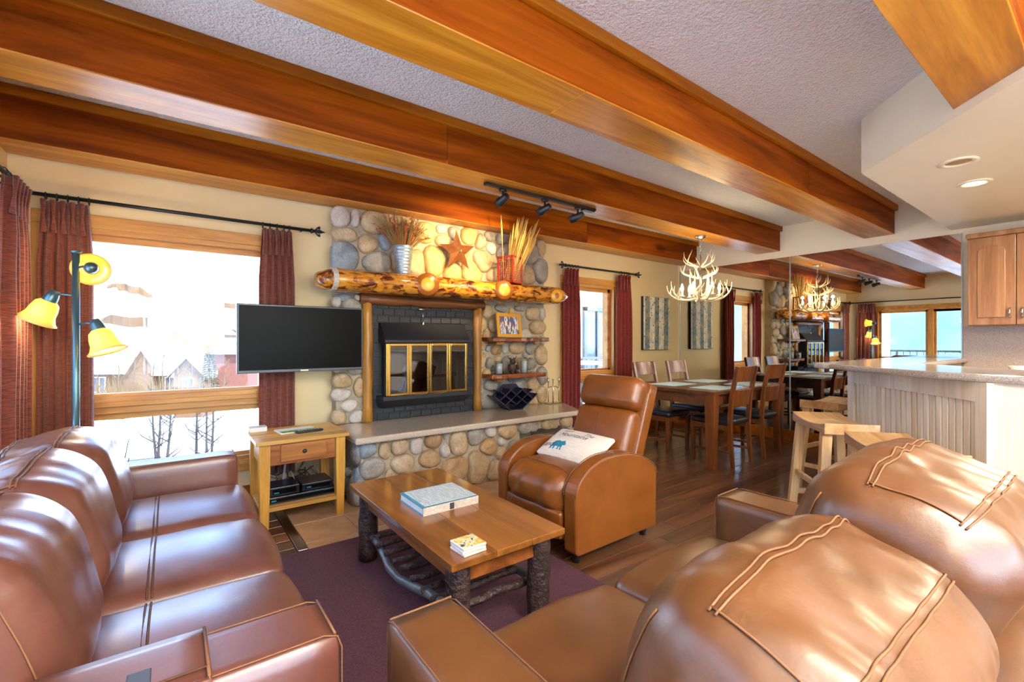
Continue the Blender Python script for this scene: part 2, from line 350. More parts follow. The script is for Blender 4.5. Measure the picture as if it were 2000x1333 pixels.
# ------------------------------------------------------------------ mesh helpers
class MB:
    def __init__(s): s.v = []; s.f = []
    def add(s, vs, fs):
        o = len(s.v); s.v += [tuple(v) for v in vs]; s.f += [tuple(i+o for i in f) for f in fs]; return s
    def box(s, x0, x1, y0, y1, z0, z1, M=None):
        vs = [Vector((x, y, z)) for z in (z0, z1) for y in (y0, y1) for x in (x0, x1)]
        if M: vs = [M @ v for v in vs]
        return s.add(vs, [(0, 2, 3, 1), (4, 5, 7, 6), (0, 1, 5, 4), (2, 6, 7, 3), (0, 4, 6, 2), (1, 3, 7, 5)])
    def loft(s, rings, caps=True, closed=True):
        k = len(rings[0]); vs = [p for r in rings for p in r]; fs = []
        for i in range(len(rings)-1):
            for j in range(k if closed else k-1):
                a = i*k+j; b_ = i*k+(j+1) % k
                fs.append((a, b_, b_+k, a+k))
        if caps:
            fs.append(tuple(reversed(range(k)))); fs.append(tuple(range((len(rings)-1)*k, len(rings)*k)))
        return s.add(vs, fs)
    def tube(s, pts, rad, seg=8, caps=True):
        pts = [Vector(p) for p in pts]
        if not isinstance(rad, (list, tuple)): rad = [rad]*len(pts)
        rings = []; ref = None
        for i, p in enumerate(pts):
            t = (pts[min(i+1, len(pts)-1)]-pts[max(i-1, 0)])
            t = t.normalized() if t.length > 1e-9 else Vector((0, 0, 1))
            if ref is None:
                ref = Vector((0, 0, 1)) if abs(t.z) < .9 else Vector((1, 0, 0))
            a = (ref-t*ref.dot(t)).normalized(); b_ = t.cross(a); ref = a
            rings.append([p+(a*math.cos(q)+b_*math.sin(q))*rad[i] for q in [2*PI*j/seg for j in range(seg)]])
        return s.loft(rings, caps)
    def lathe(s, prof, c=(0, 0, 0), seg=20, M=None, caps=False):
        rings = []
        for r, z in prof:
            rg = [Vector((r*math.cos(2*PI*j/seg), r*math.sin(2*PI*j/seg), z)) for j in range(seg)]
            rings.append([((M @ p) if M else p)+Vector(c) for p in rg])
        return s.loft(rings, caps)
    def prism(s, poly, z0, z1, M=None):
        a = [Vector((x, y, z0)) for x, y in poly]; b_ = [Vector((x, y, z1)) for x, y in poly]
        if M: a = [M @ p for p in a]; b_ = [M @ p for p in b_]
        return s.loft([a, b_])
    def post(s, secs):       # secs: (x, y, z, hx, hy)
        return s.loft([[(x-a, y-c, z), (x+a, y-c, z), (x+a, y+c, z), (x-a, y+c, z)] for x, y, z, a, c in secs])
    def rbox(s, hx, hy, hz, r, c=(0, 0, 0), n=8, fn=None, M=None):
        key = {}; vs = []; fs = []
        def g(i, j, k):
            q = (i, j, k)
            if q not in key:
                p = Vector((-hx+2*hx*i/n, -hy+2*hy*j/n, -hz+2*hz*k/n))
                # denser towards the edges
                e = lambda t, h: h*math.copysign(min(1, abs(t/h)**.75), t) if h else 0
                p = Vector((e(p.x, hx), e(p.y, hy), e(p.z, hz)))
                rr = min(r, hx, hy, hz)
                q0 = Vector((max(-hx+rr, min(hx-rr, p.x)), max(-hy+rr, min(hy-rr, p.y)), max(-hz+rr, min(hz-rr, p.z))))
                d = p-q0
                if d.length > 1e-9: p = q0+d.normalized()*rr
                if fn: p = fn(p)
                if M: p = M @ p
                key[q] = len(vs); vs.append(p+Vector(c))
            return key[q]
        for a in range(n):
            for b_ in range(n):
                fs.append((g(a, b_, 0), g(a, b_+1, 0), g(a+1, b_+1, 0), g(a+1, b_, 0)))
                fs.append((g(a, b_, n), g(a+1, b_, n), g(a+1, b_+1, n), g(a, b_+1, n)))
                fs.append((g(a, 0, b_), g(a+1, 0, b_), g(a+1, 0, b_+1), g(a, 0, b_+1)))
                fs.append((g(a, n, b_), g(a, n, b_+1), g(a+1, n, b_+1), g(a+1, n, b_)))
                fs.append((g(0, a, b_), g(0, a, b_+1), g(0, a+1, b_+1), g(0, a+1, b_)))
                fs.append((g(n, a, b_), g(n, a+1, b_), g(n, a+1, b_+1), g(n, a, b_+1)))
        return s.add(vs, fs)
    def build(s, name, mat, parent=None, smooth=False, bevel=0, world=False, label=None, solid=0, origin=None):
        me = bpy.data.meshes.new(name)
        vs = s.v
        off = Vector((0, 0, 0))
        if world and parent is not None:
            p = parent
            while p is not None: off += p.location; p = p.parent
        if origin is not None: off = off+Vector(origin)
        if off.length: vs = [Vector(v)-off for v in vs]
        me.from_pydata([tuple(v) for v in vs], [], s.f); me.update()
        if bevel:
            bm = bmesh.new(); bm.from_mesh(me)
            es = [e for e in bm.edges if len(e.link_faces) == 2 and e.calc_face_angle(0) > .5]
            bmesh.ops.bevel(bm, geom=es, offset=bevel, segments=2, affect='EDGES', profile=.5, clamp_overlap=True)
            bm.to_mesh(me); bm.free()
        bm = bmesh.new(); bm.from_mesh(me); bmesh.ops.recalc_face_normals(bm, faces=bm.faces); bm.to_mesh(me); bm.free()
        if smooth: me.polygons.foreach_set('use_smooth', [True]*len(me.polygons))
        o = bpy.data.objects.new(name, me); COL.objects.link(o)
        me.materials.append(MATS[mat])
        if parent is not None: o.parent = parent
        if origin is not None: o.location = origin
        if label: o['label'] = label
        if solid:
            md = o.modifiers.new('thickness', 'SOLIDIFY'); md.thickness = solid
        return o
def thing(name, label, cat, loc=(0, 0, 0), rz=0, group=None, kind=None):
    o = bpy.data.objects.new(name, None); COL.objects.link(o)
    o.location = loc; o.rotation_euler = (0, 0, rz); o.empty_display_size = .1
    return tag(o, label, cat, group, kind)
def tag(o, label=None, cat=None, group=None, kind=None):
    if label: o['label'] = label
    if cat: o['category'] = cat
    if group: o['group'] = group
    if kind: o['kind'] = kind
    return o
def struct(o): o['kind'] = 'structure'; return o
def copy_tree(o, loc=None, rz=None, label=None, parent=None):
    c = o.copy(); COL.objects.link(c)
    if parent is not None: c.parent = parent
    if loc is not None: c.location = loc
    if rz is not None: c.rotation_euler = (0, 0, rz)
    if label: c['label'] = label
    for ch in o.children: copy_tree(ch, parent=c)
    return c
def lamp(name, kind, loc, power, color=(1, .82, .55), size=.05, parent=None, aim=None, spot=None, blend=.5):
    d = bpy.data.lights.new(name, kind); d.energy = power; d.color = color
    if kind in ('POINT', 'SPOT'): d.shadow_soft_size = size
    if kind == 'SPOT': d.spot_size = spot or 1.2; d.spot_blend = blend
    if kind == 'AREA': d.shape = 'DISK'; d.size = size
    o = bpy.data.objects.new(name, d); COL.objects.link(o); o.location = loc
    if aim is not None: o.rotation_euler = (Vector(aim)-Vector(loc)).to_track_quat('-Z', 'Y').to_euler()
    if parent is not None:
        o.parent = parent; o.location = Vector(loc)-parent.location
    return o
def curve(p0, p1, p2, p3, n=10):
    out = []
    for i in range(n+1):
        t = i/n; a = (1-t)
        out.append(Vector(p0)*a**3+Vector(p1)*3*a*a*t+Vector(p2)*3*a*t*t+Vector(p3)*t**3)
    return out

# ================================================================== THE SETTING
XL, XR, YF, YB, ZC = -.81, 6.23, 4.10, -2.40, 2.706
PF = lambda a, nn, z: Vector((a, YF+nn, z))
PL = lambda a, nn, z: Vector((XL-nn, a, z))
PB = lambda a, nn, z: Vector((a, YB-nn, z))
def pbox(mb, P, a0, a1, n0, n1, z0, z1):
    p, q = P(a0, n0, z0), P(a1, n1, z1)
    return mb.box(min(p.x, q.x), max(p.x, q.x), min(p.y, q.y), max(p.y, q.y), min(p.z, q.z), max(p.z, q.z))
def wall(name, P, a0, a1, holes, mat, thick=.22, z1=ZC):
    mb = MB(); a = a0
    for h0, h1, b0, b1 in sorted(holes):
        pbox(mb, P, a, h0, 0, thick, 0, z1); pbox(mb, P, h0, h1, 0, thick, 0, b0); pbox(mb, P, h0, h1, 0, thick, b1, z1); a = h1
    pbox(mb, P, a, a1, 0, thick, 0, z1)
    return struct(mb.build(name, mat))
H1 = (-.62, .66, .33, 2.0); H2 = (3.86, 4.78, .33, 1.97)
H3 = (-1.7, 3.50, .33, 1.97); H4 = (-.5, 2.4, .12, 2.10)  # H4: added opening in the unseen back wall, for extra daylight
wall('wall_front', PF, XL-.22, XR+.22, [H1, H2], 'wall_paint')
wall('wall_left', PL, YB-.22, YF, [H3], 'wall_paint')
wall('wall_back', PB, XL, XR, [H4], 'upper_wall_paint')
mb = MB(); mb.box(XR, XR+.2, YB-.22, YF, 0, ZC); struct(mb.build('wall_right', 'upper_wall_paint'))
mb = MB(); mb.box(XL-.22, XR+.2, YB-.22, YF+.22, ZC, ZC+.2); struct(mb.build('ceiling', 'popcorn'))
def window(num, P, hole, mull, oak_h='window_oak', rail=True):
    a0, a1, z0, z1 = hole
    w = bpy.data.objects.new('window_%d' % num, None); COL.objects.link(w); struct(w)
    c = .085
    for nm, q in (('casing', (a0-c, a1+c, -.02, 0, z1, z1+c)), ('casing', (a0-c, a1+c, -.02, 0, z0-c, z0)),):
        mb = MB(); pbox(mb, P, *q); mb.build(nm, oak_h, w, bevel=.004)
    for q in ((a0-c, a0, -.02, 0, z0, z1), (a1, a1+c, -.02, 0, z0, z1)):
        mb = MB(); pbox(mb, P, *q); mb.build('casing', 'window_oak_v', w, bevel=.004)
    mb = MB(); t = .03
    pbox(mb, P, a0, a1, 0, .2, z1-t, z1); pbox(mb, P, a0, a1, 0, .2, z0, z0+t)
    mb.build('jamb', oak_h, w)
    mb = MB(); pbox(mb, P, a0, a0+t, 0, .2, z0+t, z1-t); pbox(mb, P, a1-t, a1, 0, .2, z0+t, z1-t)
    mb.build('jamb', 'window_oak_v', w)
    xs = [a0+t]+list(mull)+[a1-t]
    for mq in mull:
        mb = MB(); pbox(mb, P, mq-.045, mq+.045, .03, .16, z0+t, z1-t); mb.build('mullion', 'window_oak_v', w, bevel=.004)
    zs = [(z0+t, z1-t)]
    if rail:
        zs = [(z0+t, .754), (.866, z1-t)]
        mb = MB(); pbox(mb, P, a0+t, a1-t, .02, .15, .754, .866); pbox(mb, P, a0+t, a1-t, .0, .02, .80, .835)
        mb.build('rail', oak_h, w, bevel=.004)
    for i in range(len(xs)-1):
        for zz in zs:
            s = .045
            b0, b1 = xs[i]+(.045 if i else 0), xs[i+1]-(.045 if i < len(xs)-2 else 0)
            mb = MB()
            pbox(mb, P, b0, b1, .07, .12, zz[0], zz[0]+s*.5); pbox(mb, P, b0, b1, .07, .12, zz[1]-s, zz[1])
            pbox(mb, P, b0, b0+s, .07, .12, zz[0], zz[1]); pbox(mb, P, b1-s, b1, .07, .12, zz[0], zz[1])
            sash = mb.build('sash', oak_h, w)
            mb = MB(); pbox(mb, P, b0+s, b1-s, .094, .1, zz[0]+s*.5, zz[1]-s); mb.build('pane', 'glass', sash)
    return w
window(1, PF, H1, [])
window(2, PF, H2, [])
window(3, PL, H3, [2.55, .85, -.6], 'window_oak')
window(4, PB, H4, [.95], 'window_oak', False)  # added window out of view, lets more daylight into the room

# floor: base, planks laid along X, tiles in front of the hearth
fl = struct(MB().box(XL-.22, XR+.2, YB-.22, YF+.22, -.2, -.016).build('floor', 'floor_wood'))
TX0, TX1, TY0 = .66, 3.40, 2.78
y = -1.05; row = 0; pm = {}
def plank(x0, x1, y0, y1):
    if x1-x0 < .06: return
    k = (round(x1-x0, 2), round(y1-y0, 3))
    if k not in pm:
        pm[k] = MB().box(0, x1-x0-.003, 0, y1-y0-.003, -.015, 0).build('plank', 'floor_wood', fl, bevel=.0015)
        pm[k].location = (x0, y0, 0)
    else:
        o = pm[k].copy(); COL.objects.link(o); o.location = (x0, y0, 0)
L0 = [1.2, 1.6, 1.4, 1.8]
while y < YF-.01:
    w = .135; y1 = min(YF, y+w); x = XL-(.37*row % 1.3)
    i = row
    while x < XR:
        x1 = x+L0[i % 4]; i += 1
        a, b_ = max(x, XL), min(x1, XR)
        if y1 > TY0+.05 and y < 3.5 and a < TX1 and b_ > TX0-.06:
            plank(a, min(b_, TX0-.06), y, y1); plank(max(a, TX1), b_, y, y1)
        elif y >= 3.5 and a < 3.35 and b_ > 1.05:
            plank(a, min(b_, TX0-.06), y, y1); plank(max(a, TX1), b_, y, y1)
        else: plank(a, b_, y, y1)
        x = x1
    y = y1; row += 1
MB().box(TX0, TX1, TY0, 4.1, -.015, -.004).build('grout_bed', 'grout', fl)
tl0 = None
tw = .335
ny = 3
for i in range(9):
    for j in range(ny):
        x0, y0 = TX0+i*tw, TY0-.09+j*tw
        if x0 > TX1-.05: continue
        if tl0 is None:
            tl0 = MB().box(.003, tw-.003, .003, tw-.003, -.012, .001).build('tile', 'tile', fl, bevel=.002); tl0.location = (x0, y0, 0)
        else:
            o = tl0.copy(); COL.objects.link(o); o.location = (x0, y0, 0)
MB().box(TX0-.06, TX0-.004, 2.925, 4.05, -.014, .008).build('threshold_strip', 'nickel', fl, bevel=.003)
rug = MB().rbox(.915, 1.05, .003, .002, (.86, 1.865, .0035), 4).build('area_rug', 'rug')
tag(rug, 'plum purple area rug lying under the log-leg coffee table', 'rug')

# baseboards
def base(name, x0, x1, y0, y1, z1=.125):
    struct(MB().box(x0, x1, y0, y1, 0, z1).build(name, 'beam_trim', bevel=.004))
base('baseboard_right', XR-.028, XR, 1.36, YF-.02, .135)
base('baseboard_front', 3.45, XR-.03, YF-.02, YF)
base('baseboard_front_corner', XL, 1.0, YF-.02, YF)
base('baseboard_left', XL, XL+.02, YB, YF-.02)

# ceiling beams: boxed in boards, each with a ledger strip along the ceiling
def beam(y0, y1, x0, x1, sj, bj, label, cut=False):
    t = thing('ceiling_beam', label, 'beam', ((x0+x1)/2, (y0+y1)/2, 2.4), group='boxed timber beams under the ceiling')
    def bd(nm, mat, xa, xb, ya, yb, za, zb):
        mb = MB()
        if cut:   # the end that dies into the angled soffit face
            f = lambda yy: yy+2.60
            mb.loft([[(xa, ya, z), (min(xb, f(ya)), ya, z), (min(xb, f(yb)), yb, z), (xa, yb, z)] for z in (za, zb)])
        else: mb.box(xa, xb, ya, yb, za, zb)
        mb.build(nm, mat, t, bevel=.004, world=True)
    sx = [x0]+sj+[x1]; bx = [x0]+bj+[x1]
    for i in range(len(sx)-1):
        bd('side_board', 'beam_side_shaded', sx[i], sx[i+1]-.002, y0, y0+.03, 2.402, ZC)
        bd('side_board', 'beam_side_shaded', sx[i], sx[i+1]-.002, y1-.03, y1, 2.402, ZC)
    for i in range(len(bx)-1): bd('bottom_board', 'beam_bottom_lit', bx[i], bx[i+1]-.002, y0+.002, y1-.002, 2.397, 2.43)
    bd('ledger_strip', 'beam_trim', x0, x1, y0-.03, y0, 2.645, ZC); bd('ledger_strip', 'beam_trim', x0, x1, y1, y1+.03, 2.645, ZC)
    return t
beam(3.79, 4.07, XL, XR, [3.93], [2.2], 'stained boxed ceiling beam nearest the stone fireplace wall')
beam(2.637, 2.917, XL, XR, [1.44], [3.4], 'boxed ceiling beam carrying the track light and the antler chandelier')
beam(1.484, 1.76, XL, XR, [4.0], [1.53], 'long boxed ceiling beam with a joint in its bottom, above the coffee table')
beam(.235, .515, XL, 3.2, [1.2], [.4], 'boxed ceiling beam ending against the angled kitchen soffit', cut=True)

# dropped kitchen soffit with its angled face
sof = struct(MB().prism([(XR, 1.04), (3.636, 1.04), (2.596, 0), (2.45, -.3), (2.45, YB), (XR, YB)], 2.352, ZC).build('ceiling_soffit', 'soffit_paint'))
def can(x, y, lit, label, power):
    t = thing('recessed_light', label, 'ceiling light', (x, y, 2.352), group='recessed lights in the kitchen soffit')
    MB().lathe([(.062, .0), (.092, .0), (.095, -.006), (.066, -.010), (.062, 0)], seg=28).build('trim_ring', 'soffit_paint', t, True)
    MB().lathe([(.063, -.002), (.058, .0)], seg=28).build('baffle', 'can_gold', t, True)
    MB().lathe([(.0, -.0035), (.058, -.003)], seg=28).build('lens', 'can_lit' if lit else 'can_gold', t)
    if power: lamp('can_lamp', 'SPOT', (x, y, 2.33), power, (1, .84, .6), .05, t, (x, y, 0), 2.3, .8)
can(3.876, .616, False, 'recessed ceiling light with a bare gold reflector, nearer the angled soffit edge', 0)
can(4.478, .631, True, 'lit recessed ceiling light above the kitchen, nearer the cabinets', 60)

# mirror wall: two large panels, seam strips, raised to the header
for i, (a, b_) in enumerate(((2.522, 4.07), (.965, 2.516))):
    t = thing('wall_mirror', ['tall wall mirror panel beside the birch canvas, behind the dining table', 'wall mirror panel beside the kitchen cabinet, behind the bar'][i], 'mirror', (XR, (a+b_)/2, .14))
    MB().box(XR-.006, XR, a, b_, .137, 2.31).build('glass', 'mirror', t, world=True)
    for e in (a, b_): MB().box(XR-.009, XR, e-.004, e+.004, .137, 2.31).build('edge_strip', 'mirror_edge', t, world=True)

# ================================================================== OUTSIDE
HP = [(-99, -6.2), (0, -5.8), (25, -6.2), (60, -8), (105, -8.5), (150, 0), (170, 4.2), (176, 5.8), (250, 21), (258, 24), (330, 52), (420, 84), (440, 84), (600, 60), (900, 40)]
def interp(t, P):
    for (a, u), (b_, v) in zip(P, P[1:]):
        if t <= b_: k = max(0, (t-a)/(b_-a)); return u+(v-u)*k
    return P[-1][1]
def ground(x, y):
    D = max(0, y)/1.232
    z = interp(D, HP)
    if D > 60: z += (noise.noise(Vector((x*.012, y*.012, 0)))*4+noise.noise(Vector((x*.03, y*.03, 3)))*.8)*min(1, (D-60)/150)
    else: z += noise.noise(Vector((x*.08, y*.08, 1)))*.35*min(1, D/15)
    z += (x-60)*.02*max(0, min(1, (D-130)/200))*-1
    return z
xs = [-420+20*i for i in range(22)]+[-4+4*i for i in range(0, 40)]+[170+30*i for i in range(9)]
ys = [-300, -150, -60, -20, 0, 5, 10, 15, 20, 25, 30, 36, 42, 50, 60, 70, 80]+[90+7*i for i in range(40)]+[375+12*i for i in range(18)]+[620, 700]
mb = MB(); nx = len(xs)
mb.add([(x, y, ground(x, y)) for y in ys for x in xs], [(j*nx+i, j*nx+i+1, (j+1)*nx+i+1, (j+1)*nx+i) for j in range(len(ys)-1) for i in range(nx-1)])
struct(mb.build('ground_snow', 'snow', smooth=True))
mb = MB(); R = 30
mb.add([(-55-i*9, -260+j*26, -7+(i/R)**1.1*150*(.8+.35*noise.noise(Vector((i*.2, j*.4, 5))))+noise.noise(Vector((i*.6, j*.9, 1)))*5) for i in range(R) for j in range(R)],
       [(i*R+j, i*R+j+1, (i+1)*R+j+1, (i+1)*R+j) for i in range(R-1) for j in range(R-1)])
struct(mb.build('mountain_side', 'mountain', smooth=True))
def bank(pts, h, label):      # bare earth cut across the hillside
    mb = MB(); rg = []; npt = len(pts)
    e = lambda i: min(1, .15+.4*min(i, npt-1-i))
    for px, D in pts:
        u = (px-1000)/893; x = D*(SX*u+CX); y = D*(SX-CX*u)
        rg.append([Vector((x, y, ground(x, y)+.1)), Vector((x, y+3, ground(x, y+3)+h*e(len(rg)))), Vector((x, y+9, ground(x, y+9)-.6)), Vector((x, y+5, ground(x, y+4)-3))])
    mb.loft(rg)
    tag(mb.build('earth_bank', 'dirt_cut', smooth=False), label, 'earth bank', 'bare earth cuts on the snowy hill')
bank([(190+12*i, 168+1.5*math.sin(i)) for i in range(28)], 3.2, 'long bare earth cut running across the snowy hill above the houses')
bank([(208+9*i, 248+1.5*math.sin(i*2)) for i in range(11)], 3.4, 'short bare earth cut on the upper left of the snowy hill')
bank([(415+9*i, 252+math.sin(i)) for i in range(13)], 2.6, 'short bare earth cut on the upper right of the snowy hill')

def house(px, ybase, D, w, dep, wallh, roofh, mat, label, gable=True, wins=((0, .45),), yaw=0, wsz=(.9, 1.2)):
    p = at_d(px, ybase, D)
    t = thing('house', label, 'house', tuple(p), -(PI/2-YAW)+yaw-math.radians(-12), group='snow covered houses below the hill')
    hw, hd = w/2, dep/2; lowz = -7
    if gable:      # gable end faces the room
        prof = [(-hw, lowz), (hw, lowz), (hw, wallh), (0, wallh+roofh), (-hw, wallh)]
        MB().loft([[(x, -hd, z) for x, z in prof], [(x, hd, z) for x, z in prof]]).build('wall', mat, t)
        for s in (-1, 1):
            o = .5; e = [(0, wallh+roofh+.05), (s*(hw+o), wallh-roofh*o/hw+.05), (s*(hw+o), wallh-roofh*o/hw+.4), (0, wallh+roofh+.45)]
            MB().loft([[(x, -hd-.5, z) for x, z in e], [(x, hd+.3, z) for x, z in e]]).build('snowy_roof', 'snow_roof', t)
            e = [(0, wallh+roofh-.12), (s*(hw+o), wallh-roofh*o/hw-.12), (s*(hw+o), wallh-roofh*o/hw+.05), (0, wallh+roofh+.05)]
            MB().loft([[(x, -hd-.45, z) for x, z in e], [(x, -hd-.25, z) for x, z in e]]).build('barge_board', 'house_trim', t)
    else:          # roof slope faces the room
        prof = [(-hd, lowz), (hd, lowz), (hd, wallh), (0, wallh+roofh), (-hd, wallh)]
        MB().loft([[(-hw, y, z) for y, z in prof], [(hw, y, z) for y, z in prof]]).build('wall', mat, t)
        for s in (-1, 1):
            o = .7; e = [(0, wallh+roofh+.05), (s*(hd+o), wallh-roofh*o/hd+.05), (s*(hd+o), wallh-roofh*o/hd+.45), (0, wallh+roofh+.5)]
            MB().loft([[(-hw-.6, y, z) for y, z in e], [(hw+.6, y, z) for y, z in e]]).build('snowy_roof', 'snow_roof', t)
        MB().box(-hw-.5, hw+.5, -hd-.7, -hd-.55, wallh-roofh*.7/hd-.15, wallh-roofh*.7/hd+.05).build('barge_board', 'house_trim', t)
    for x, f in wins:
        z = wallh*f; a, h = wsz
        wf = MB().box(x-a/2-.12, x+a/2+.12, -hd-.08, -hd+.02, z-h/2-.12, z+h/2+.12).build('window', 'snow_roof', t)
        MB().box(x-a/2, x-.05, -hd-.1, -hd-.07, z-h/2, z+h/2).build('pane', 'house_glass', wf)
        MB().box(x+.05, x+a/2, -hd-.1, -hd-.07, z-h/2, z+h/2).build('pane', 'house_glass', wf)
house(355, 682, 92, 3.8, 4, 1.9, 1.5, 'house_red', 'red gabled house top with a paired window behind the snowy roofs', wins=((0, .5),), wsz=(1.2, 1.6))
house(424, 672, 84, 3.6, 4, 2.0, 1.4, 'house_wood', 'tall tan gabled house just left of the television', wins=((0, .5),), wsz=(1.3, 1.5))
house(462, 705, 76, 5, 5, 1.6, 1.7, 'house_red', 'red house with a low snowy roof partly behind the television', gable=False, wins=())
house(236, 690, 84, 4.2, 4, 1.7, 1.4, 'house_wood', 'tan gabled house behind the yellow lamp shade', wins=((0, .6),), wsz=(1.1, 1.3))
house(292, 692, 98, 9, 5, 1.3, 1.3, 'house_wood', 'long low tan house with a grey snowy roof behind the others', gable=False, wins=((-2.6, .5), (2, .5)))
house(218, 738, 56, 5.6, 6, 1.2, 2.6, 'house_wood', 'wide snow roofed lodge at the left edge of the big window', gable=False, wins=((-1.6, -.5), (.5, -.5)), wsz=(1.0, 1.6))
house(335, 738, 66, 6.4, 6, 1.2, 3.0, 'house_wood', 'tan lodge with a steep white roof slope in the window middle', gable=False, wins=((-1.5, -.5), (1.2, -.5)), wsz=(1.0, 1.6))
house(379, 758, 55, 2.8, 3, 2.0, 1.6, 'house_wood', 'small tan gabled wing in front of the steep white roof', wins=((0, .3),))

def tree(name, p, h, label, group, mat, nb=12, spread=.35, seed=0, r=.09):
    rnd = random.Random(seed)
    t = thing(name, label, 'tree', tuple(p), rnd.random()*6, group)
    lean = rnd.uniform(-.06, .06)
    tp = [Vector((lean*h*k*k, rnd.uniform(-.02, .02)*h, h*k)) for k in (0, .25, .5, .75, 1)]
    MB().tube(tp, [r, r*.85, r*.65, r*.4, r*.12], 6).build('trunk', mat, t, True)
    mb = MB()
    for i in range(nb):
        k = rnd.uniform(.3, .95); b0 = tp[0].lerp(tp[4], k); a = rnd.random()*6.28; L = h*spread*(1.15-k)*rnd.uniform(.7, 1.2)
        e = b0+Vector((math.cos(a)*L*.7, math.sin(a)*L*.7, L*.8)); md = b0.lerp(e, .5)+Vector((math.cos(a)*L*.1, math.sin(a)*L*.1, -L*.06))
        mb.tube([b0, md, e], [r*.4*(1.1-k)+.008, r*.25, .006], 4)
        for q in range(3):
            s = md.lerp(e, rnd.random()); mb.tube([s, s+Vector((rnd.uniform(-1, 1), rnd.uniform(-1, 1), rnd.uniform(.2, 1)))*L*.32], [.012, .004], 3)
    mb.build('branches', mat, t, True)
    return t
for i, (px, yb, D, h) in enumerate([(232, 775, 40, 4.8), (262, 778, 42, 5.6), (297, 780, 38, 4.8), (318, 778, 40, 5.8), (346, 778, 42, 5.2), (375, 775, 44, 4.6), (440, 775, 46, 4.2), (190, 778, 44, 3.4), (414, 778, 40, 3.6)]):
    tree('aspen_tree', at_d(px, yb+4, D), h, 'bare pale aspen before the snowy houses, %s from the left' % ['second', 'third', 'fourth', 'fifth', 'sixth', 'seventh', 'ninth', 'first', 'eighth'][i], 'bare aspens before the houses', 'aspen', 14, .4, i, .07)
for i, (px, yb, D, h) in enumerate([(304, 868, 24, 3.9), (312, 866, 25, 3.6), (326, 888, 22, 3.8), (383, 866, 24, 3.6), (402, 874, 23, 3.9), (412, 868, 24, 4.2)]):
    p = at_d(px, yb, D); p.z = ground(p.x, p.y)-.1
    tree('bare_sapling', p, h+1.5, 'thin bare dark tree on the near snow, %s from the left' % ['first', 'second', 'third', 'fourth', 'fifth', 'sixth'][i], 'thin bare trees on the near snow', 'twig_dark', 12, .3, 40+i, .085)
# conifer
p = at_d(409, 790, 48); t = thing('fir_tree', 'narrow snowy fir tree standing right of the steep white roof', 'tree', tuple(p))
MB().tube([(0, 0, 0), (0, 0, 7.2)], [.12, .02], 6).build('trunk', 'twig_dark', t)
mb = MB(); rnd = random.Random(3)
for k in range(26):
    z = .8+k*.245; L = 1.25*(1-k/28)+.1
    for j in range(8):
        a = j*PI/4+k*.6+rnd.uniform(-.2, .2)
        mb.tube([(0, 0, z), (math.cos(a)*L*.6, math.sin(a)*L*.6, z-.1), (math.cos(a)*L, math.sin(a)*L, z-.3)], [.05, .09, .01], 4)
mb.build('boughs', 'fir', t)
# dry brush in front of the houses and on the slope: nobody could count it
mb = MB(); rnd = random.Random(5)
for i in range(1500):
    px = rnd.uniform(180, 500); D = rnd.uniform(36, 50)
    b0 = at_d(px, 700, D); b0.z = at_d(px, rnd.uniform(778, 800), D).z
    h = rnd.uniform(.8, 2.6)*(1 if px < 420 else .6); e = b0+Vector((rnd.uniform(-.5, .5), rnd.uniform(-.5, .5), h))
    mb.tube([b0, e], [.022, .006], 3, False)
tag(mb.build('dry_brush', 'twig_tan'), 'tan dry winter brush in front of the snowy houses', 'brush', kind='stuff')
mb = MB()
for px, py, D, L, s in ((205, 905, 4.6, .36, .5), (222, 905, 4.6, .34, .22), (238, 908, 4.6, .5, .45), (246, 915, 4.6, .2, .5)):
    b0 = at_d(px-14, py+60, D); e = at_d(px+L*60*s, py-L*100, D); mb.tube([b0, b0.lerp(e, .55)+Vector((.01, 0, .0)), e], [.008, .006, .004], 5)
b0 = at_d(205, 985, 4.6); mb.tube([at_d(191, 962, 4.6), b0, at_d(235, 970, 4.6)], .01, 5); mb.tube([b0, b0+Vector((0, .3, -7))], .02, 5)
tag(mb.build('bare_twigs', 'twig_dark'), 'dark bare twigs rising just outside the lower window pane', 'twigs')

# deck on the left side with rail and pillar (seen in the mirror)
struct(MB().box(-2.75, XL-.23, -2.6, 4.9, -.4, -.2).build('deck_left', 'snow'))
def railing(name, pts, label, ztop=1.0, zb=-.2, mat='bronze_frame'):
    t = thing(name, label, 'railing', (pts[0][0], pts[0][1], zb))
    a, b_ = Vector(pts[0]+(0,)), Vector(pts[1]+(0,)); L = (b_-a).length
    up = lambda z: Vector((0, 0, z))
    MB().tube([a+up(ztop), b_+up(ztop)], .026, 6).build('top_rail', mat, t, world=True)
    MB().tube([a+up(zb+.12), b_+up(zb+.12)], .016, 6).build('bottom_rail', mat, t, world=True)
    nb = int(L/.13); me = None
    for i in range(nb+1):
        q = a.lerp(b_, i/nb)
        if i % 9 == 0: MB().tube([q+up(zb), q+up(ztop)], .026, 6).build('post', mat, t, world=True)
        elif me is None:
            me = MB().tube([up(zb+.12), up(ztop)], .008, 5).build('baluster', mat, t); me.location = q-t.location; first = me
        else:
            c = first.copy(); COL.objects.link(c); c.location = q-t.location
railing('deck_railing', ((-2.6, -2.4), (-2.6, 4.6)), 'dark metal deck railing outside the side windows, reflected in the mirror')
tag(MB().rbox(.19, .19, 1.7, .03, (-2.35, 3.85, 1.5), 3).build('deck_pillar', 'stucco_out'), 'white square deck pillar outside the side window, reflected in the mirror', 'pillar')
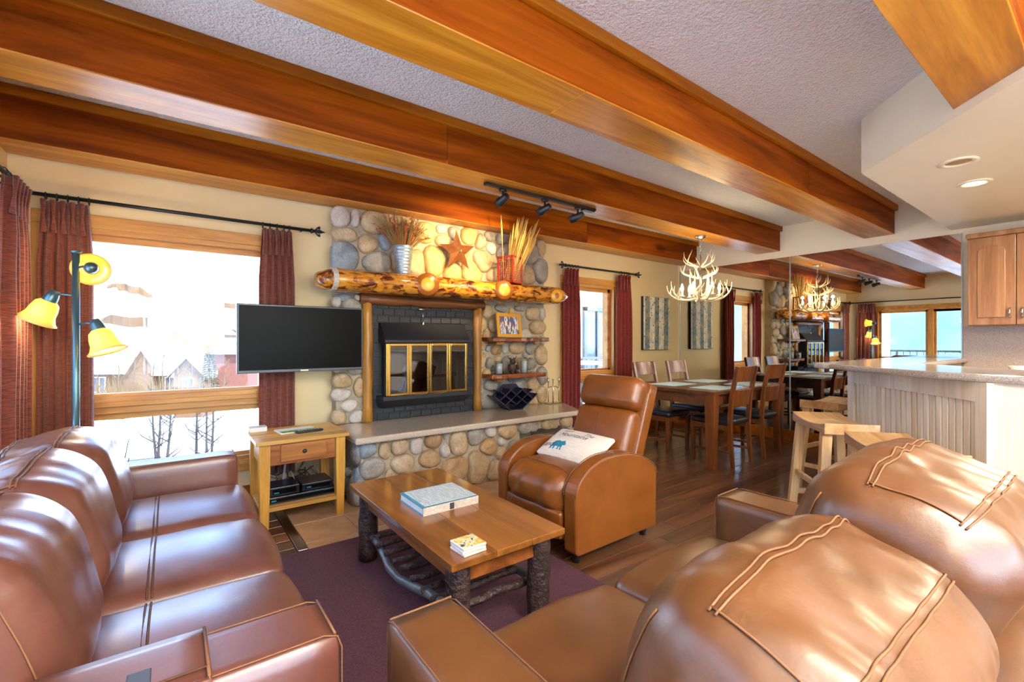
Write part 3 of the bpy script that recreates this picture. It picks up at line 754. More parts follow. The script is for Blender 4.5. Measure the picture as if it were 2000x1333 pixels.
# balcony seen through the dining window
struct(MB().box(3.4, 10, YF+.22, 6.75, -.35, -.15).build('balcony_slab', 'snow'))
nb = thing('neighbour_wall', 'white balcony wall with a dark framed window beyond the dining window', 'building', (7.5, 6.75, -.15))
MB().box(5.2, 10.2, 6.62, 6.85, -.15, 3.2).build('wall', 'stucco_out', nb, world=True)
wf = MB().box(6.72, 6.80, 6.56, 6.64, .35, 1.95).box(8.2, 8.28, 6.56, 6.64, .35, 1.95).box(6.72, 8.28, 6.56, 6.64, 1.87, 1.95).box(6.72, 8.28, 6.56, 6.64, .35, .43).box(7.1, 7.16, 6.57, 6.64, .43, 1.87).build('window_frame', 'bronze_frame', nb, world=True)
MB().box(6.8, 8.2, 6.605, 6.615, .43, 1.87).build('pane', 'house_glass', wf, world=True)
s0 = None
for i in range(30):
    z = .5+i*.045
    if s0 is None:
        s0 = MB().box(-.5, .5, -.01, .0, -.012, .012).build('blind_slat', 'blind', wf); s0.location = Vector((7.68, 6.6, z))-nb.location
    else:
        c = s0.copy(); COL.objects.link(c); c.location = Vector((7.68, 6.6, z))-nb.location
railing('balcony_railing', ((3.6, 5.9), (9.0, 5.9)), 'dark metal balcony railing outside the dining window', .93, -.15)
tb = thing('patio_table', 'small pale patio table on the balcony outside the dining window', 'table', (5.35, 5.2, -.15))
MB().lathe([(0, 1.03), (.34, 1.03), (.35, 1.05), (.34, 1.07), (0, 1.07)], seg=24).build('tabletop', 'paper', tb, True)
for k in range(3):
    a = k*2.09; MB().tube([(math.cos(a)*.28, math.sin(a)*.28, 0), (0, 0, .55), (math.cos(a+PI)*.2, math.sin(a+PI)*.2, 1.04)], .012, 6).build('leg', 'bronze_frame', tb)

# ================================================================== FIREPLACE
fp = thing('fireplace', 'river stone fireplace with a log mantel, black insert and raised granite hearth', 'fireplace', (2.25, 4.0, 0))
FX0, FX1, HZ = 1.08, 3.43, .546
YM, YH = 3.975, 3.40          # mortar faces: chimney breast, hearth front
MB().box(FX0+.03, FX1-.02, YM, YF, HZ, 2.395).build('mortar_bed', 'mortar', fp, world=True)
MB().box(1.13, 2.62, YH, 3.97, 0, .495).box(3.16, 3.30, YH, 3.97, 0, .495).box(2.62, 3.16, YH, 3.97, .40, .495).box(2.62, 3.16, YH, 3.97, 0, .06).box(2.62, 3.16, 3.9, 3.97, .06, .40).build('hearth_core', 'mortar', fp, world=True)
def stone_set(seeds, rect, holes, plane, out, fill, gap=.014, depth=.055, bias=None, seed=1):
    """seeds: (u, v, ru, rv, material); plane: (u,v,h)->world; out: how far the faces stand proud"""
    rnd = random.Random(seed); S = list(seeds)
    u0, u1, v0, v1 = rect
    inside = lambda u, v, m=0: not any(a-m < u < b_+m and c-m < v < d+m for a, b_, c, d in holes)
    S = [s for s in S if inside(s[0], s[1])]
    def clear(u, v):
        return min([1e9]+[math.hypot((u-s[0])/s[2], (v-s[1])/s[3]) for s in S])
    for size in fill:
        for _ in range(900):
            u, v = rnd.uniform(u0, u1), rnd.uniform(v0, v1)
            if not inside(u, v, size*.5): continue
            if u-u0 < size*.6 or u1-u < size*.6 or v-v0 < size*.5 or v1-v < size*.5: continue
            ok = all(math.hypot(u-s[0], v-s[1]) > (size+math.sqrt(s[2]*s[3]))*.93 for s in S)
            if ok and clear(u, v) > 1.35:
                k = rnd.uniform(.75, 1.3); m_ = rnd.choice(bias or STONES)
                S.append((u, v, size*k, size/k, m_))
    N = 20
    def er(s, a):
        c, q = abs(math.cos(a))/s[2], abs(math.sin(a))/s[3]
        return (c**2.6+q**2.6)**(-1/2.6)
    for i, s in enumerate(S):
        rad = []
        for k in range(N):
            a = 2*PI*k/N; ex, ey = math.cos(a), math.sin(a); r = er(s, a)*1.16
            for j, o in enumerate(S):
                if i == j: continue
                dx, dy = o[0]-s[0], o[1]-s[1]; L = math.hypot(dx, dy)
                if L > .6: continue
                dx /= L; dy /= L; dt = ex*dx+ey*dy
                if dt <= .05: continue
                a1 = math.atan2(dy, dx); si, sj = er(s, a1), er(o, a1+PI)
                r = min(r, max(.012, (L*si/(si+sj)-gap/2))/dt)
            if ex > .01: r = min(r, (u1-s[0]+.012)/ex)
            if ex < -.01: r = min(r, (s[0]-u0+.012)/-ex)
            if ey > .01: r = min(r, (v1-s[1])/ey)
            if ey < -.01: r = min(r, (s[1]-v0)/-ey)
            for ha, hb, hc, hd in holes:
                for st in range(1, 7):
                    q = r*st/6
                    if ha < s[0]+ex*q < hb and hc < s[1]+ey*q < hd: r = r*(st-1)/6+.004; break
            rad.append(max(.01, r))
        for _ in range(2): rad = [(rad[k-1]+2*rad[k]+rad[(k+1) % N])/4 for k in range(N)]
        if max(rad) < .018: continue
        rings = []
        mr = sum(rad)/N; dp = min(out, .25*mr+.03)*rnd.uniform(.8, 1.12)
        tu, tv = rnd.uniform(-.25, .25), rnd.uniform(-.25, .25)
        for f, h in ((.98, -.35), (1, .1), (.96, .45), (.84, .78), (.6, .95), (.3, 1.0)):
            rg = []
            for k in range(N):
                a = 2*PI*k/N; x, y_ = math.cos(a)*rad[k]*f, math.sin(a)*rad[k]*f
                nz = noise.noise(Vector((s[0]*9+x*16, s[1]*9+y_*16, i*1.7)))
                hh = dp*h*(1+.0*nz)+(nz*.012+(x*tu+y_*tv)*.35)*max(0, h)
                rg.append(plane(s[0]+x, s[1]+y_, hh))
            rings.append(rg)
        mb = MB().loft(rings, caps=False)
        c = plane(s[0], s[1], dp*1.02); o = len(mb.v); mb.v.append(tuple(c)); b0 = (len(rings)-1)*N
        mb.f += [(b0+k, b0+(k+1) % N, o) for k in range(N)]
        mb.build('stone', s[4], fp, True, world=True)
def sd(lst, ox, oy, sc, Y, mats):
    out = []
    for cx, cy, rx, ry, mk in lst:
        px, py = ox+cx*sc, oy+cy*sc
        u, v = on_y(px, py, Y); u2, _ = on_y(px+rx*sc, py, Y); _, v2 = on_y(px, py-ry*sc, Y)
        out.append((u, v, abs(u2-u), abs(v2-v), mats[mk]))
    return out
MK = {'t': 'stone_tan', 'g': 'stone_gold', 'y': 'stone_grey', 'b': 'stone_blue', 'w': 'stone_white', 'n': 'stone_brown'}
up = [(158, 98, 38, 45, 'w'), (220, 105, 20, 42, 'w'), (175, 178, 66, 33, 't'), (170, 275, 68, 72, 'b'), (310, 125, 62, 48, 't'), (278, 222, 46, 42, 't'), (355, 205, 26, 48, 'b'),
      (318, 305, 70, 55, 'y'), (440, 130, 60, 40, 't'), (540, 170, 45, 42, 'g'), (612, 158, 24, 22, 'w'), (450, 215, 40, 45, 'g'), (620, 205, 40, 36, 'g'), (490, 300, 42, 65, 't'),
      (580, 300, 48, 74, 'g'), (665, 345, 45, 48, 'g'), (735, 185, 45, 34, 'g'), (785, 212, 26, 40, 't'), (833, 240, 25, 27, 'w'), (830, 188, 25, 22, 'y'), (800, 295, 45, 60, 't'),
      (740, 345, 50, 50, 'g'), (845, 360, 28, 36, 't'), (950, 340, 30, 60, 't'), (1005, 265, 45, 55, 'y'), (1056, 240, 18, 45, 't'), (1052, 335, 32, 60, 'y'), (1000, 360, 28, 45, 't'),
      (900, 260, 40, 50, 'y'), (680, 260, 50, 40, 'g'), (880, 200, 24, 26, 'y'), (410, 300, 30, 50, 't'), (165, 475, 62, 28, 'b'), (232, 472, 22, 32, 't')]
S_up = sd(up, 600, 380, .4351, 3.93, MK)
left = [(165, 838, 42, 35, 't'), (235, 865, 20, 60, 't'), (160, 900, 45, 27, 'w'), (190, 952, 70, 25, 'w'), (150, 1005, 35, 30, 't'), (235, 1003, 45, 28, 'w')]
S_left = sd(left, 600, 380, .4351, 3.93, MK)
right = [(105, 170, 28, 55, 'y'), (185, 200, 45, 80, 't'), (325, 165, 80, 35, 'y'), (500, 160, 80, 30, 'y'), (635, 215, 62, 68, 't'), (730, 215, 28, 70, 'w'), (125, 330, 50, 85, 't'), (265, 325, 75, 100, 't'),
         (460, 320, 90, 90, 'y'), (680, 350, 85, 65, 't'), (130, 540, 35, 50, 't'), (190, 570, 25, 28, 'b'), (275, 580, 52, 72, 'n'), (355, 560, 32, 65, 'w'), (480, 555, 78, 62, 't'), (605, 570, 42, 68, 'y'),
         (720, 640, 55, 90, 't'), (120, 690, 45, 85, 't'), (200, 720, 34, 60, 'y'), (400, 740, 75, 85, 'y'), (530, 720, 50, 60, 't'), (620, 730, 50, 60, 'y'), (105, 930, 35, 80, 'b'), (220, 930, 80, 62, 'y'),
         (200, 1090, 105, 78, 'y'), (350, 960, 60, 90, 'b'), (640, 930, 60, 70, 't'), (725, 850, 48, 90, 'y'), (725, 1035, 60, 80, 't'), (640, 1085, 40, 50, 't'), (500, 960, 80, 90, 'y'), (735, 490, 35, 38, 'w'), (340, 1120, 40, 40, 'b'), (480, 1110, 80, 50, 'y')]
S_right = sd(right, 920, 570, .195, 3.93, MK)
PLF = lambda u, v, h: Vector((u, YM-h, v))
stone_set(S_up, (FX0, FX1, 1.64, 2.392), [(1.30, 2.53, 1.4, 1.70)], PLF, .07, (.10, .07, .045), seed=2, bias=['stone_tan', 'stone_gold', 'stone_grey'])
stone_set(S_left, (FX0, 1.325, HZ, 1.63), [], PLF, .07, (.08, .06, .04), seed=3, bias=['stone_tan', 'stone_white', 'stone_grey'])
stone_set(S_right, (2.535, FX1, HZ, 1.63), [], PLF, .065, (.08, .05, .035), seed=4)
hr = [(235, 410, 80, 60, 'b'), (380, 415, 45, 75, 't'), (500, 385, 68, 60, 't'), (630, 375, 52, 62, 'w'), (770, 335, 78, 52, 'n'), (850, 405, 55, 52, 'w'), (955, 355, 80, 95, 't'), (1100, 300, 72, 65, 'y'),
      (1210, 260, 42, 45, 'w'), (1340, 255, 78, 60, 't'), (1510, 240, 88, 62, 'y'), (1680, 210, 75, 52, 't'), (1800, 185, 48, 50, 't'), (1190, 385, 75, 70, 'n'), (1300, 340, 35, 32, 'w'), (740, 470, 110, 60, 'n'),
      (280, 545, 125, 75, 'y'), (520, 510, 105, 70, 't'), (940, 555, 100, 90, 'n'), (1115, 530, 85, 150, 't'), (1235, 560, 45, 110, 't'), (1790, 275, 50, 60, 'b')]
S_h = sd(hr, 660, 780, .25, 3.35, MK)
stone_set(S_h, (1.13, 3.30, .0, .495), [(2.64, 3.14, .05, .385)], lambda u, v, h: Vector((u, YH-h, v)), .06, (.12, .09, .06, .04), seed=5, bias=['stone_tan', 'stone_brown', 'stone_grey'])
stone_set([], (YH, 3.95, 0, .495), [], lambda u, v, h: Vector((1.13-h, u, v)), .05, (.13, .1, .07, .045), seed=6, bias=['stone_blue', 'stone_grey', 'stone_tan'])
# granite hearth slab
MB().prism([(1.06, 3.30), (3.34, 3.30), (3.58, 3.80), (3.58, 3.97), (1.06, 3.97)], .497, HZ).build('hearth_slab', 'granite', fp, bevel=.014, world=True)
# mantel: big varnished half log
cz, cy = 1.735, 3.775
rings = []; N = 18
for i in range(41):
    x = .905+2.61*i/40; k = 1-.12*(i/40)
    e = min(1, .55+.45*min(i, 40-i)/1.6)
    rg = []
    for j in range(N):
        a = 2*PI*j/N; nz = noise.noise(Vector((x*3, math.cos(a)*1.3, math.sin(a)*1.3)))*.012
        yy, zz = math.cos(a)*(.165+nz), math.sin(a)*(.102+nz)
        if yy > .14: yy = .14
        rg.append((x, cy+yy*k*e, cz+.01*i/40+max(-.088, min(.09, zz))*e))
    rings.append(rg)
ml = MB().loft(rings).build('mantel_log', 'mantel_log', fp, True, world=True, origin=(0, 0, 0))
for px, py, r, ln in ((838, 556, .098, .045), (987, 567, .092, .045), (1090, 578, .07, .03)):
    x, z = on_y(px, py, 3.60)
    Mx = Matrix.Rotation(PI/2, 4, 'X') @ Matrix.Rotation(-.34, 4, 'Y')
    mb = MB(); mb.lathe([(r*1.12, -.06), (r*1.04, ln*.55), (r, ln*.8), (r*.9, ln), (0, ln)], seg=24, M=Mx)
    o = mb.build('sawn_knot', 'end_grain', fp, True); o.location = Vector((x, 3.635, z))-fp.location
MB().loft([[(xx, cy+(y_-cy)*1.015, cz+(z_-cz)*1.015) for _, y_, z_ in rings[2]] for xx in (1.0, 1.035)]).build('peeled_band', 'stone_white', ml)
for v_ in ml.children: v_.location = -fp.location
# log trim around the insert
def log(p0, p1, r, nm, mat, s):
    rnd = random.Random(s); pts = [Vector(p0).lerp(Vector(p1), i/8)+Vector((rnd.uniform(-.006, .006), 0, rnd.uniform(-.004, .004))) for i in range(9)]
    MB().tube(pts, [r*rnd.uniform(.9, 1.12) for _ in pts], 12).build(nm, mat, fp, True, world=True)
log((1.365, 3.935, HZ), (1.36, 3.935, 1.60), .046, 'log_jamb', 'log_trim', 1)
log((2.487, 3.935, HZ), (2.487, 3.935, 1.60), .046, 'log_jamb', 'log_trim', 2)
log((1.30, 3.925, 1.615), (2.55, 3.925, 1.607), .046, 'log_lintel', 'log_lintel', 3)
# black firebrick surround: each brick its own piece
MB().box(1.40, 2.46, 3.945, 3.975, HZ, 1.60).build('brick_bed', 'black_steel', fp, world=True)
bw, bh = .105, .062; b0 = None; r_ = 0; z = HZ+.004
while z < 1.57:
    x = 1.40+(bw/2 if r_ % 2 else 0)-bw/2
    while x < 2.46:
        xa, xb = max(1.40, x), min(2.46, x+bw)
        if xb-xa > bw*.9 and not (1.5 < (xa+xb)/2 < 2.3 and .72 < z < 1.36):
            if b0 is None:
                b0 = MB().box(0, bw-.008, 0, .012, 0, bh*1.9 if False else bh-.008).build('brick', 'black_brick', fp, bevel=.003); b0.location = Vector((xa, 3.936, z))-fp.location
            else:
                c = b0.copy(); COL.objects.link(c); c.location = Vector((xa, 3.936, z))-fp.location
        x += bw
    z += bh; r_ += 1
# insert: steel box, sloped hood, ledge, brass-framed doors
ix0, ix1, iz0, iz1, iy = 1.492, 2.286, .772, 1.228, 3.80
ins = MB().box(ix0, ix1, 3.84, 3.96, .72, iz1+.01).build('insert_box', 'black_steel', fp, world=True)
MB().loft([[(ix0-.03, iy-.015, iz1+.005), (ix1+.03, iy-.015, iz1+.005), (ix1+.03, 3.95, iz1+.005), (ix0-.03, 3.95, iz1+.005)],
           [(ix0-.03, iy-.015, iz1+.03), (ix1+.03, iy-.015, iz1+.03), (ix1+.03, 3.95, iz1+.03), (ix0-.03, 3.95, iz1+.03)],
           [(ix0-.05+.02, 3.90, 1.41), (ix1+.03, 3.90, 1.41), (ix1+.03, 3.95, 1.41), (ix0-.03, 3.95, 1.41)]]).build('hood', 'black_steel', fp, world=True, bevel=.004)
MB().loft([[(ix0-.03, 3.90, .66), (ix1+.03, 3.90, .66), (ix1+.03, 3.95, .66), (ix0-.03, 3.95, .66)],
           [(ix0-.05, iy-.03, .735), (ix1+.05, iy-.03, .735), (ix1+.05, 3.95, .735), (ix0-.05, 3.95, .735)],
           [(ix0-.05, iy-.03, iz0), (ix1+.05, iy-.03, iz0), (ix1+.05, 3.95, iz0), (ix0-.05, 3.95, iz0)]]).build('ash_ledge', 'black_steel', fp, world=True, bevel=.004)
dw = (ix1-ix0)/4
for k in range(4):
    a, b_ = ix0+k*dw, ix0+(k+1)*dw-.002; f = .022
    d = MB().box(a, a+f, iy-.012, iy+.012, iz0, iz1).build('door', 'brass', fp, world=True, bevel=.003)
    for q in ((b_-f, b_, iz0, iz1), (a+f, b_-f, iz1-f, iz1), (a+f, b_-f, iz0, iz0+f)):
        MB().box(q[0], q[1], iy-.012, iy+.012, q[2], q[3]).build('door_frame', 'brass', d, world=False, bevel=.003)
    MB().box(a+f, b_-f, iy-.002, iy+.002, iz0+f, iz1-f).build('door_glass', 'glass_fire', d)
    if k in (1, 2): MB().tube([(a+.04, iy-.02, iz0-.004), (b_-.04, iy-.02, iz0-.004)], .009, 8).build('handle', 'brass', d, True)
    for c in d.children: c.location = -fp.location
MB().box(ix0-.012, ix0+.004, iy, 3.84, iz0, iz1).build('side_frame', 'brass', fp, world=True, bevel=.003)
MB().tube([(1.87, 3.93, 1.535), (1.87, 3.90, 1.53), (1.87, 3.89, 1.44)], .004, 6).tube([(1.84, 3.925, 1.545), (1.90, 3.925, 1.545)], .012, 8).lathe([(0, -.05), (.012, -.03), (.008, 0), (0, .005)], (1.87, 3.89, 1.43), 10).build('damper_pull', 'nickel', fp, True, world=True)
# live-edge shelves
def slab(z, x0, x1, s):
    rnd = random.Random(s); n_ = 14; fr = [3.735+rnd.uniform(-.014, .014) for _ in range(n_+1)]
    poly = [(x0+(x1-x0)*i/n_, fr[i]) for i in range(n_+1)]+[(x1-.02, 3.97), (x0+.02, 3.97)]
    MB().prism(poly, z-.045, z).build('shelf', 'shelf_slab', fp, bevel=.008, world=True)
    MB().box(x0+.10, x0+.20, 3.80, 3.96, z-.075, z-.047).build('shelf_bracket', 'log_trim', fp, world=True, bevel=.004)
slab(1.288, 2.535, 3.28, 1); slab(.912, 2.545, 3.25, 2)

# things on the mantel, shelves and hearth
MZ = 1.832
v = thing('bucket_vase', 'ribbed galvanized bucket of dried foliage on the mantel', 'vase', (1.625, 3.78, MZ))
prof = []
for i in range(33):
    k = i/32; r = .056+.032*k-.012*max(0, k-.9)*10*0; prof.append((r+.003*math.sin(k*PI*18), .245*k))
MB().lathe([(0, 0)]+prof+[(.082, .248), (.078, .24), (.05, .02), (0, .02)], seg=28).build('bucket', 'galvanized', v, True)
rnd = random.Random(11)
for nm, mt, cnt in (('dried_stems', 'dried_green', 90), ('dried_leaves', 'dried_rust', 60)):
    mb = MB()
    for i in range(cnt):
        a = rnd.random()*6.28; sp = rnd.uniform(.04, .27); h = rnd.uniform(.14, .34)*(1 if nm[-1] == 's' else 1)
        b0 = Vector((math.cos(a)*.04, math.sin(a)*.04, .2)); e = Vector((math.cos(a)*sp, math.sin(a)*sp*.6-.02, .245+h*(1-sp*1.4)))
        md = b0.lerp(e, .6)+Vector((0, 0, .03)); mb.tube([b0, md, e], [.003, .003, .0015], 4)
        for q in range(3):
            s_ = md.lerp(e, rnd.random()); mb.tube([s_, s_+Vector((rnd.uniform(-.03, .03), rnd.uniform(-.03, .03), rnd.uniform(0, .04)))], [.006 if nm[6] == 'l' else .003, .001], 4)
    o = mb.build(nm, mt, v); o['kind'] = 'stuff'
b = thing('wire_basket', 'red lattice wire basket holding a sheaf of golden wheat stalks', 'basket', (2.755, 3.735, MZ), .35)
for sx in (-1, 1):
    for sy in (-1, 1): MB().box(sx*.085-.008, sx*.085+.008, sy*.085-.008, sy*.085+.008, 0, .27).build('corner_post', 'red_wire', b)
for z in (.0, .25): MB().loft([[(-.093, -.093, z), (.093, -.093, z), (.093, .093, z), (-.093, .093, z)], [(-.093, -.093, z+.02), (.093, -.093, z+.02), (.093, .093, z+.02), (-.093, .093, z+.02)]], caps=(z == 0)).build('rim', 'red_wire', b, solid=.006)
mb = MB()
for s in (-1, 1):
    for i in range(-3, 4):
        t_ = i*.024
        for z0, z1 in ((.02, .25),):
            mb.tube([(t_, s*.085, z0), (t_, s*.085, z1)], .0022, 4); mb.tube([(s*.085, t_, z0), (s*.085, t_, z1)], .0022, 4)
    for k in range(1, 10):
        z = .02+.023*k; mb.tube([(-.085, s*.085, z), (.085, s*.085, z)], .0022, 4); mb.tube([(s*.085, -.085, z), (s*.085, .085, z)], .0022, 4)
o = mb.build('wire_mesh', 'red_wire', b); o['kind'] = 'stuff'
rnd = random.Random(4)
st = None
for i in range(52):
    a = rnd.gauss(.28, .42); h = rnd.uniform(.42, .70); x0, y0 = rnd.uniform(-.055, .055), rnd.uniform(-.055, .055)
    e = Vector((x0+math.sin(a)*h*.62, y0-rnd.uniform(.07, .17), h)); b0 = Vector((x0, y0, .02)); md = b0.lerp(e, .6)
    MB().tube([b0, md, md.lerp(e, .3), md.lerp(e, .7), e], [.003, .003, .0085, .008, .002], 5).build('wheat_stalk', 'wheat', b, True)
# barn star
c = on_y(893, 492, 3.87); s5 = thing('barn_star', 'rusty five-pointed metal barn star hung on the stones above the mantel', 'star', (c[0], 3.865, c[1]))
pts = []
for k in range(10):
    a = PI/2+k*PI/5+.06; r = .205 if k % 2 == 0 else .084; pts.append((math.cos(a)*r, 0, math.sin(a)*r))
mb = MB(); mb.add(pts+[(0, -.05, 0), (0, .02, 0)], [(k, (k+1) % 10, 10) for k in range(10)]+[((k+1) % 10, k, 11) for k in range(10)])
mb.build('star_body', 'rust', s5)
MB().tube([(.013*math.cos(q*PI/5), -.052, .013*math.sin(q*PI/5)) for q in range(11)], .003, 5).build('centre_ring', 'nickel', s5)
# framed snapshot on the upper shelf
f = thing('picture_frame', 'gold framed snapshot leaning on the upper stone shelf', 'picture frame', (2.80, 3.80, 1.288)); 
Mx = Matrix.Rotation(-.16, 4, 'X') @ Matrix.Rotation(.02, 4, 'Y')
w_, h_ = .155, .25
mb = MB(); q = .034
mb.box(-w_, w_, -.01, .01, 0, q, Mx).box(-w_, w_, -.01, .01, h_-q, h_, Mx).box(-w_, -w_+q, -.01, .01, q, h_-q, Mx).box(w_-q, w_, -.01, .01, q, h_-q, Mx)
mb.build('frame', 'gold_frame', f)
MB().box(-w_+q, w_-q, -.002, .006, q, h_-q, Mx).build('snapshot', 'snapshot_print', f)
MB().tube([Mx @ Vector((0, .01, .17)), (0, .10, 0)], .008, 5).build('easel_leg', 'gold_frame', f)
# lower shelf trinkets
def jar(x, r, h, label):
    t = thing('glass_candle', label, 'candle holder', (x, 3.80, .912), group='glass candle holders on the lower shelf')
    MB().lathe([(0, .0), (r, 0), (r, h), (r-.004, h), (r-.004, .006), (0, .006)], seg=20).build('glass', 'clear_glass', t, True)
    MB().lathe([(0, .008), (r-.008, .008), (r-.008, h*.8), (0, h*.8)], seg=18).build('candle', 'candle_white', t, True)
jar(2.665, .042, .135, 'white candle in a clear glass, left end of the lower stone shelf')
jar(2.985, .04, .16, 'tall clear candle glass right of the bear figurine')
bf = thing('bear_figurine', 'small dark brown bear figurine between two candle glasses', 'figurine', (2.83, 3.80, .912))
mb = MB(); mb.rbox(.045, .035, .052, .034, (0, 0, .055), 6); mb.rbox(.032, .03, .03, .029, (0, -.012, .125), 6); mb.rbox(.012, .016, .011, .01, (0, -.045, .118), 4)
for s in (-1, 1):
    mb.rbox(.01, .006, .011, .006, (s*.024, -.005, .155), 4); mb.tube([(s*.04, -.01, .085), (s*.05, -.035, .06), (s*.035, -.05, .05)], [.017, .014, .012], 7)
    mb.tube([(s*.028, -.02, .02), (s*.036, -.055, .014)], [.02, .014], 7); mb.tube([(s*.02, -.005, .14), (s*.05, 0, .165), (s*.058, 0, .185)], [.006, .005, .002], 5)
mb.build('body', 'bear_brown', bf, True)
# wine rack: crossed boards
w = thing('wine_rack', 'dark navy lattice wine rack standing on the hearth below the shelves', 'wine rack', (2.83, 3.79, HZ), -.12)
ca_, cb_ = Vector((.065, 0, .05)), Vector((-.065, 0, .05))
def board(o, d, n0, n1):
    q = Vector((0, 0, .004)) ; p0 = o+d*n0; p1 = o+d*n1; up_ = Vector((-d.z, 0, d.x)).normalized()*.005
    MB().loft([[p+up_*s+Vector((0, yy, 0)) for s, yy in ((-1, -.08), (1, -.08), (1, .08), (-1, .08))] for p in (p0, p1)]).build('lattice_board', 'deep_navy', w)
o0 = Vector((0, 0, -.045))
for k, (n0, n1) in enumerate(((1, 3.9), (.9, 3.9), (0, 3.2), (0, 2.1))):
    board(o0+cb_*k, ca_, n0, n1); board(o0+ca_*k, cb_, n0, n1)
MB().box(-.075, .075, -.08, .08, 0, .008).build('base_board', 'deep_navy', w)
MB().prism([(-.07, 0), (.07, 0), (.19, .10), (.20, .145), (.13, .2), (.08, .255), (-.08, .255), (-.13, .2), (-.20, .145), (-.19, .10)], -.078, -.07, Matrix.Rotation(PI/2, 4, 'X')).build('rack_back', 'deep_navy', w)
# fireplace tools
ft = thing('fireplace_tools', 'slim metal fireplace tool set standing at the right end of the hearth', 'fireplace tools', (3.45, 3.86, HZ))
MB().box(-.09, .09, -.05, .05, 0, .012).build('base', 'nickel', ft, bevel=.003)
MB().tube([(0, 0, .01), (0, 0, .26)], .006, 8).lathe([(0, .29), (.012, .28), (.009, .262), (0, .26)], seg=10).build('stand', 'nickel', ft, True)
MB().tube([(-.08, 0, .17), (-.04, 0, .19), (.04, 0, .19), (.08, 0, .17)], .005, 6).build('hook_bar', 'nickel', ft, True)
for x in (-.08, .08):
    MB().tube([(x, -.01, .02), (x, -.01, .25)], .005, 6).lathe([(0, .03), (.011, .02), (.011, -.02), (.006, -.03), (0, -.03)], (x, -.01, .265), 10).build('tool', 'nickel', ft, True)

# ================================================================== TELEVISION
tv = thing('television', 'black flat television on a wall arm left of the fireplace', 'television', (.82, 4.05, 1.27))
x0, x1, z0, z1, ty = .37, 1.267, 1.015, 1.52, 3.765
MB().box(x0, x1, ty, ty+.035, z0, z1).build('bezel', 'tv_bezel', tv, bevel=.005, world=True)
MB().box(x0+.012, x1-.012, ty-.0025, ty+.001, z0+.022, z1-.012).build('screen', 'tv_screen', tv, world=True)
MB().box(.79, .845, ty-.003, ty, z0+.007, z0+.015).build('maker_mark', 'nickel', tv, world=True)
MB().box(.6, 1.04, ty+.035, ty+.07, z0+.08, z0+.36).build('back_housing', 'dark_plastic', tv, bevel=.008, world=True)
MB().tube([(.90, ty+.06, 1.24), (.99, 3.95, 1.24), (.95, 4.075, 1.24)], .02, 8).box(.89, 1.01, 4.07, 4.1, 1.12, 1.36).build('wall_arm', 'black_metal', tv, world=True)

# ================================================================== CURTAINS AND RODS
def rod(a, b_, rings_at, label, fin=(1, 1)):
    a, b_ = Vector(a), Vector(b_); d = (b_-a).normalized()
    t = thing('curtain_rod', label, 'curtain rod', tuple(a))
    MB().tube([a, b_], .0125, 10).build('pole', 'rod_metal', t, True, world=True)
    side = Vector((-d.y, d.x, 0)); upv = Vector((0, 0, 1))
    for e, s, on in ((a, -1, fin[0]), (b_, 1, fin[1])):
        if not on: continue
        mb = MB(); c0 = e
        mb.tube([c0, c0+d*s*.012, c0+d*s*.02, c0+d*s*.035], [.02, .022, .013, .013], 8)
        mb.tube([c0+d*s*.03, c0+d*s*.07, c0+d*s*.115], [.008, .017, .001], 6)
        for w_ in (upv, -upv, side, -side):
            mb.tube(curve(c0+d*s*.035, c0+d*s*.05+w_*.045, c0+d*s*.09+w_*.05, c0+d*s*.065+w_*.022, 6), [.006]*6+[.009], 5)
        mb.build('finial', 'rod_metal', t, True, world=True)
    r0 = None
    for k in rings_at:
        q = a+d*k
        mb = MB().tube([(side*math.cos(j*PI/6)+upv*math.sin(j*PI/6))*.024+q-upv*.008 for j in range(13)], .003, 5, False)
        mb.build('ring', 'rod_metal', t, True, world=True)
    for k in (.06, (b_-a).length-.06):
        q = a+d*k; out = side if abs(side.y) > .5 and side.y > 0 or side.x < -.5 else -side
        MB().tube([q, q+out*.085], .007, 6).build('bracket', 'rod_metal', t, True, world=True)
    return t
RZ = 2.162
rod((-.70, 4.02, RZ), (.92, 4.02, RZ), [.07, .12, .17, .22, .27, 1.27, 1.32, 1.37, 1.42, 1.46], 'long black curtain rod above the big window, ending at the stone', (1, 1))
rod((XL+.085, 3.93, RZ), (XL+.085, -1.9, RZ), [.1, .15, .2, .25, .3, .36], 'black curtain rod along the left wall at the picture edge', (1, 1))
rod((3.80, 4.02, RZ), (5.11, 4.02, RZ), [.05, .1, .15, .2, 1.0, 1.05, 1.1, 1.15], 'short black curtain rod above the dining window', (1, 1))
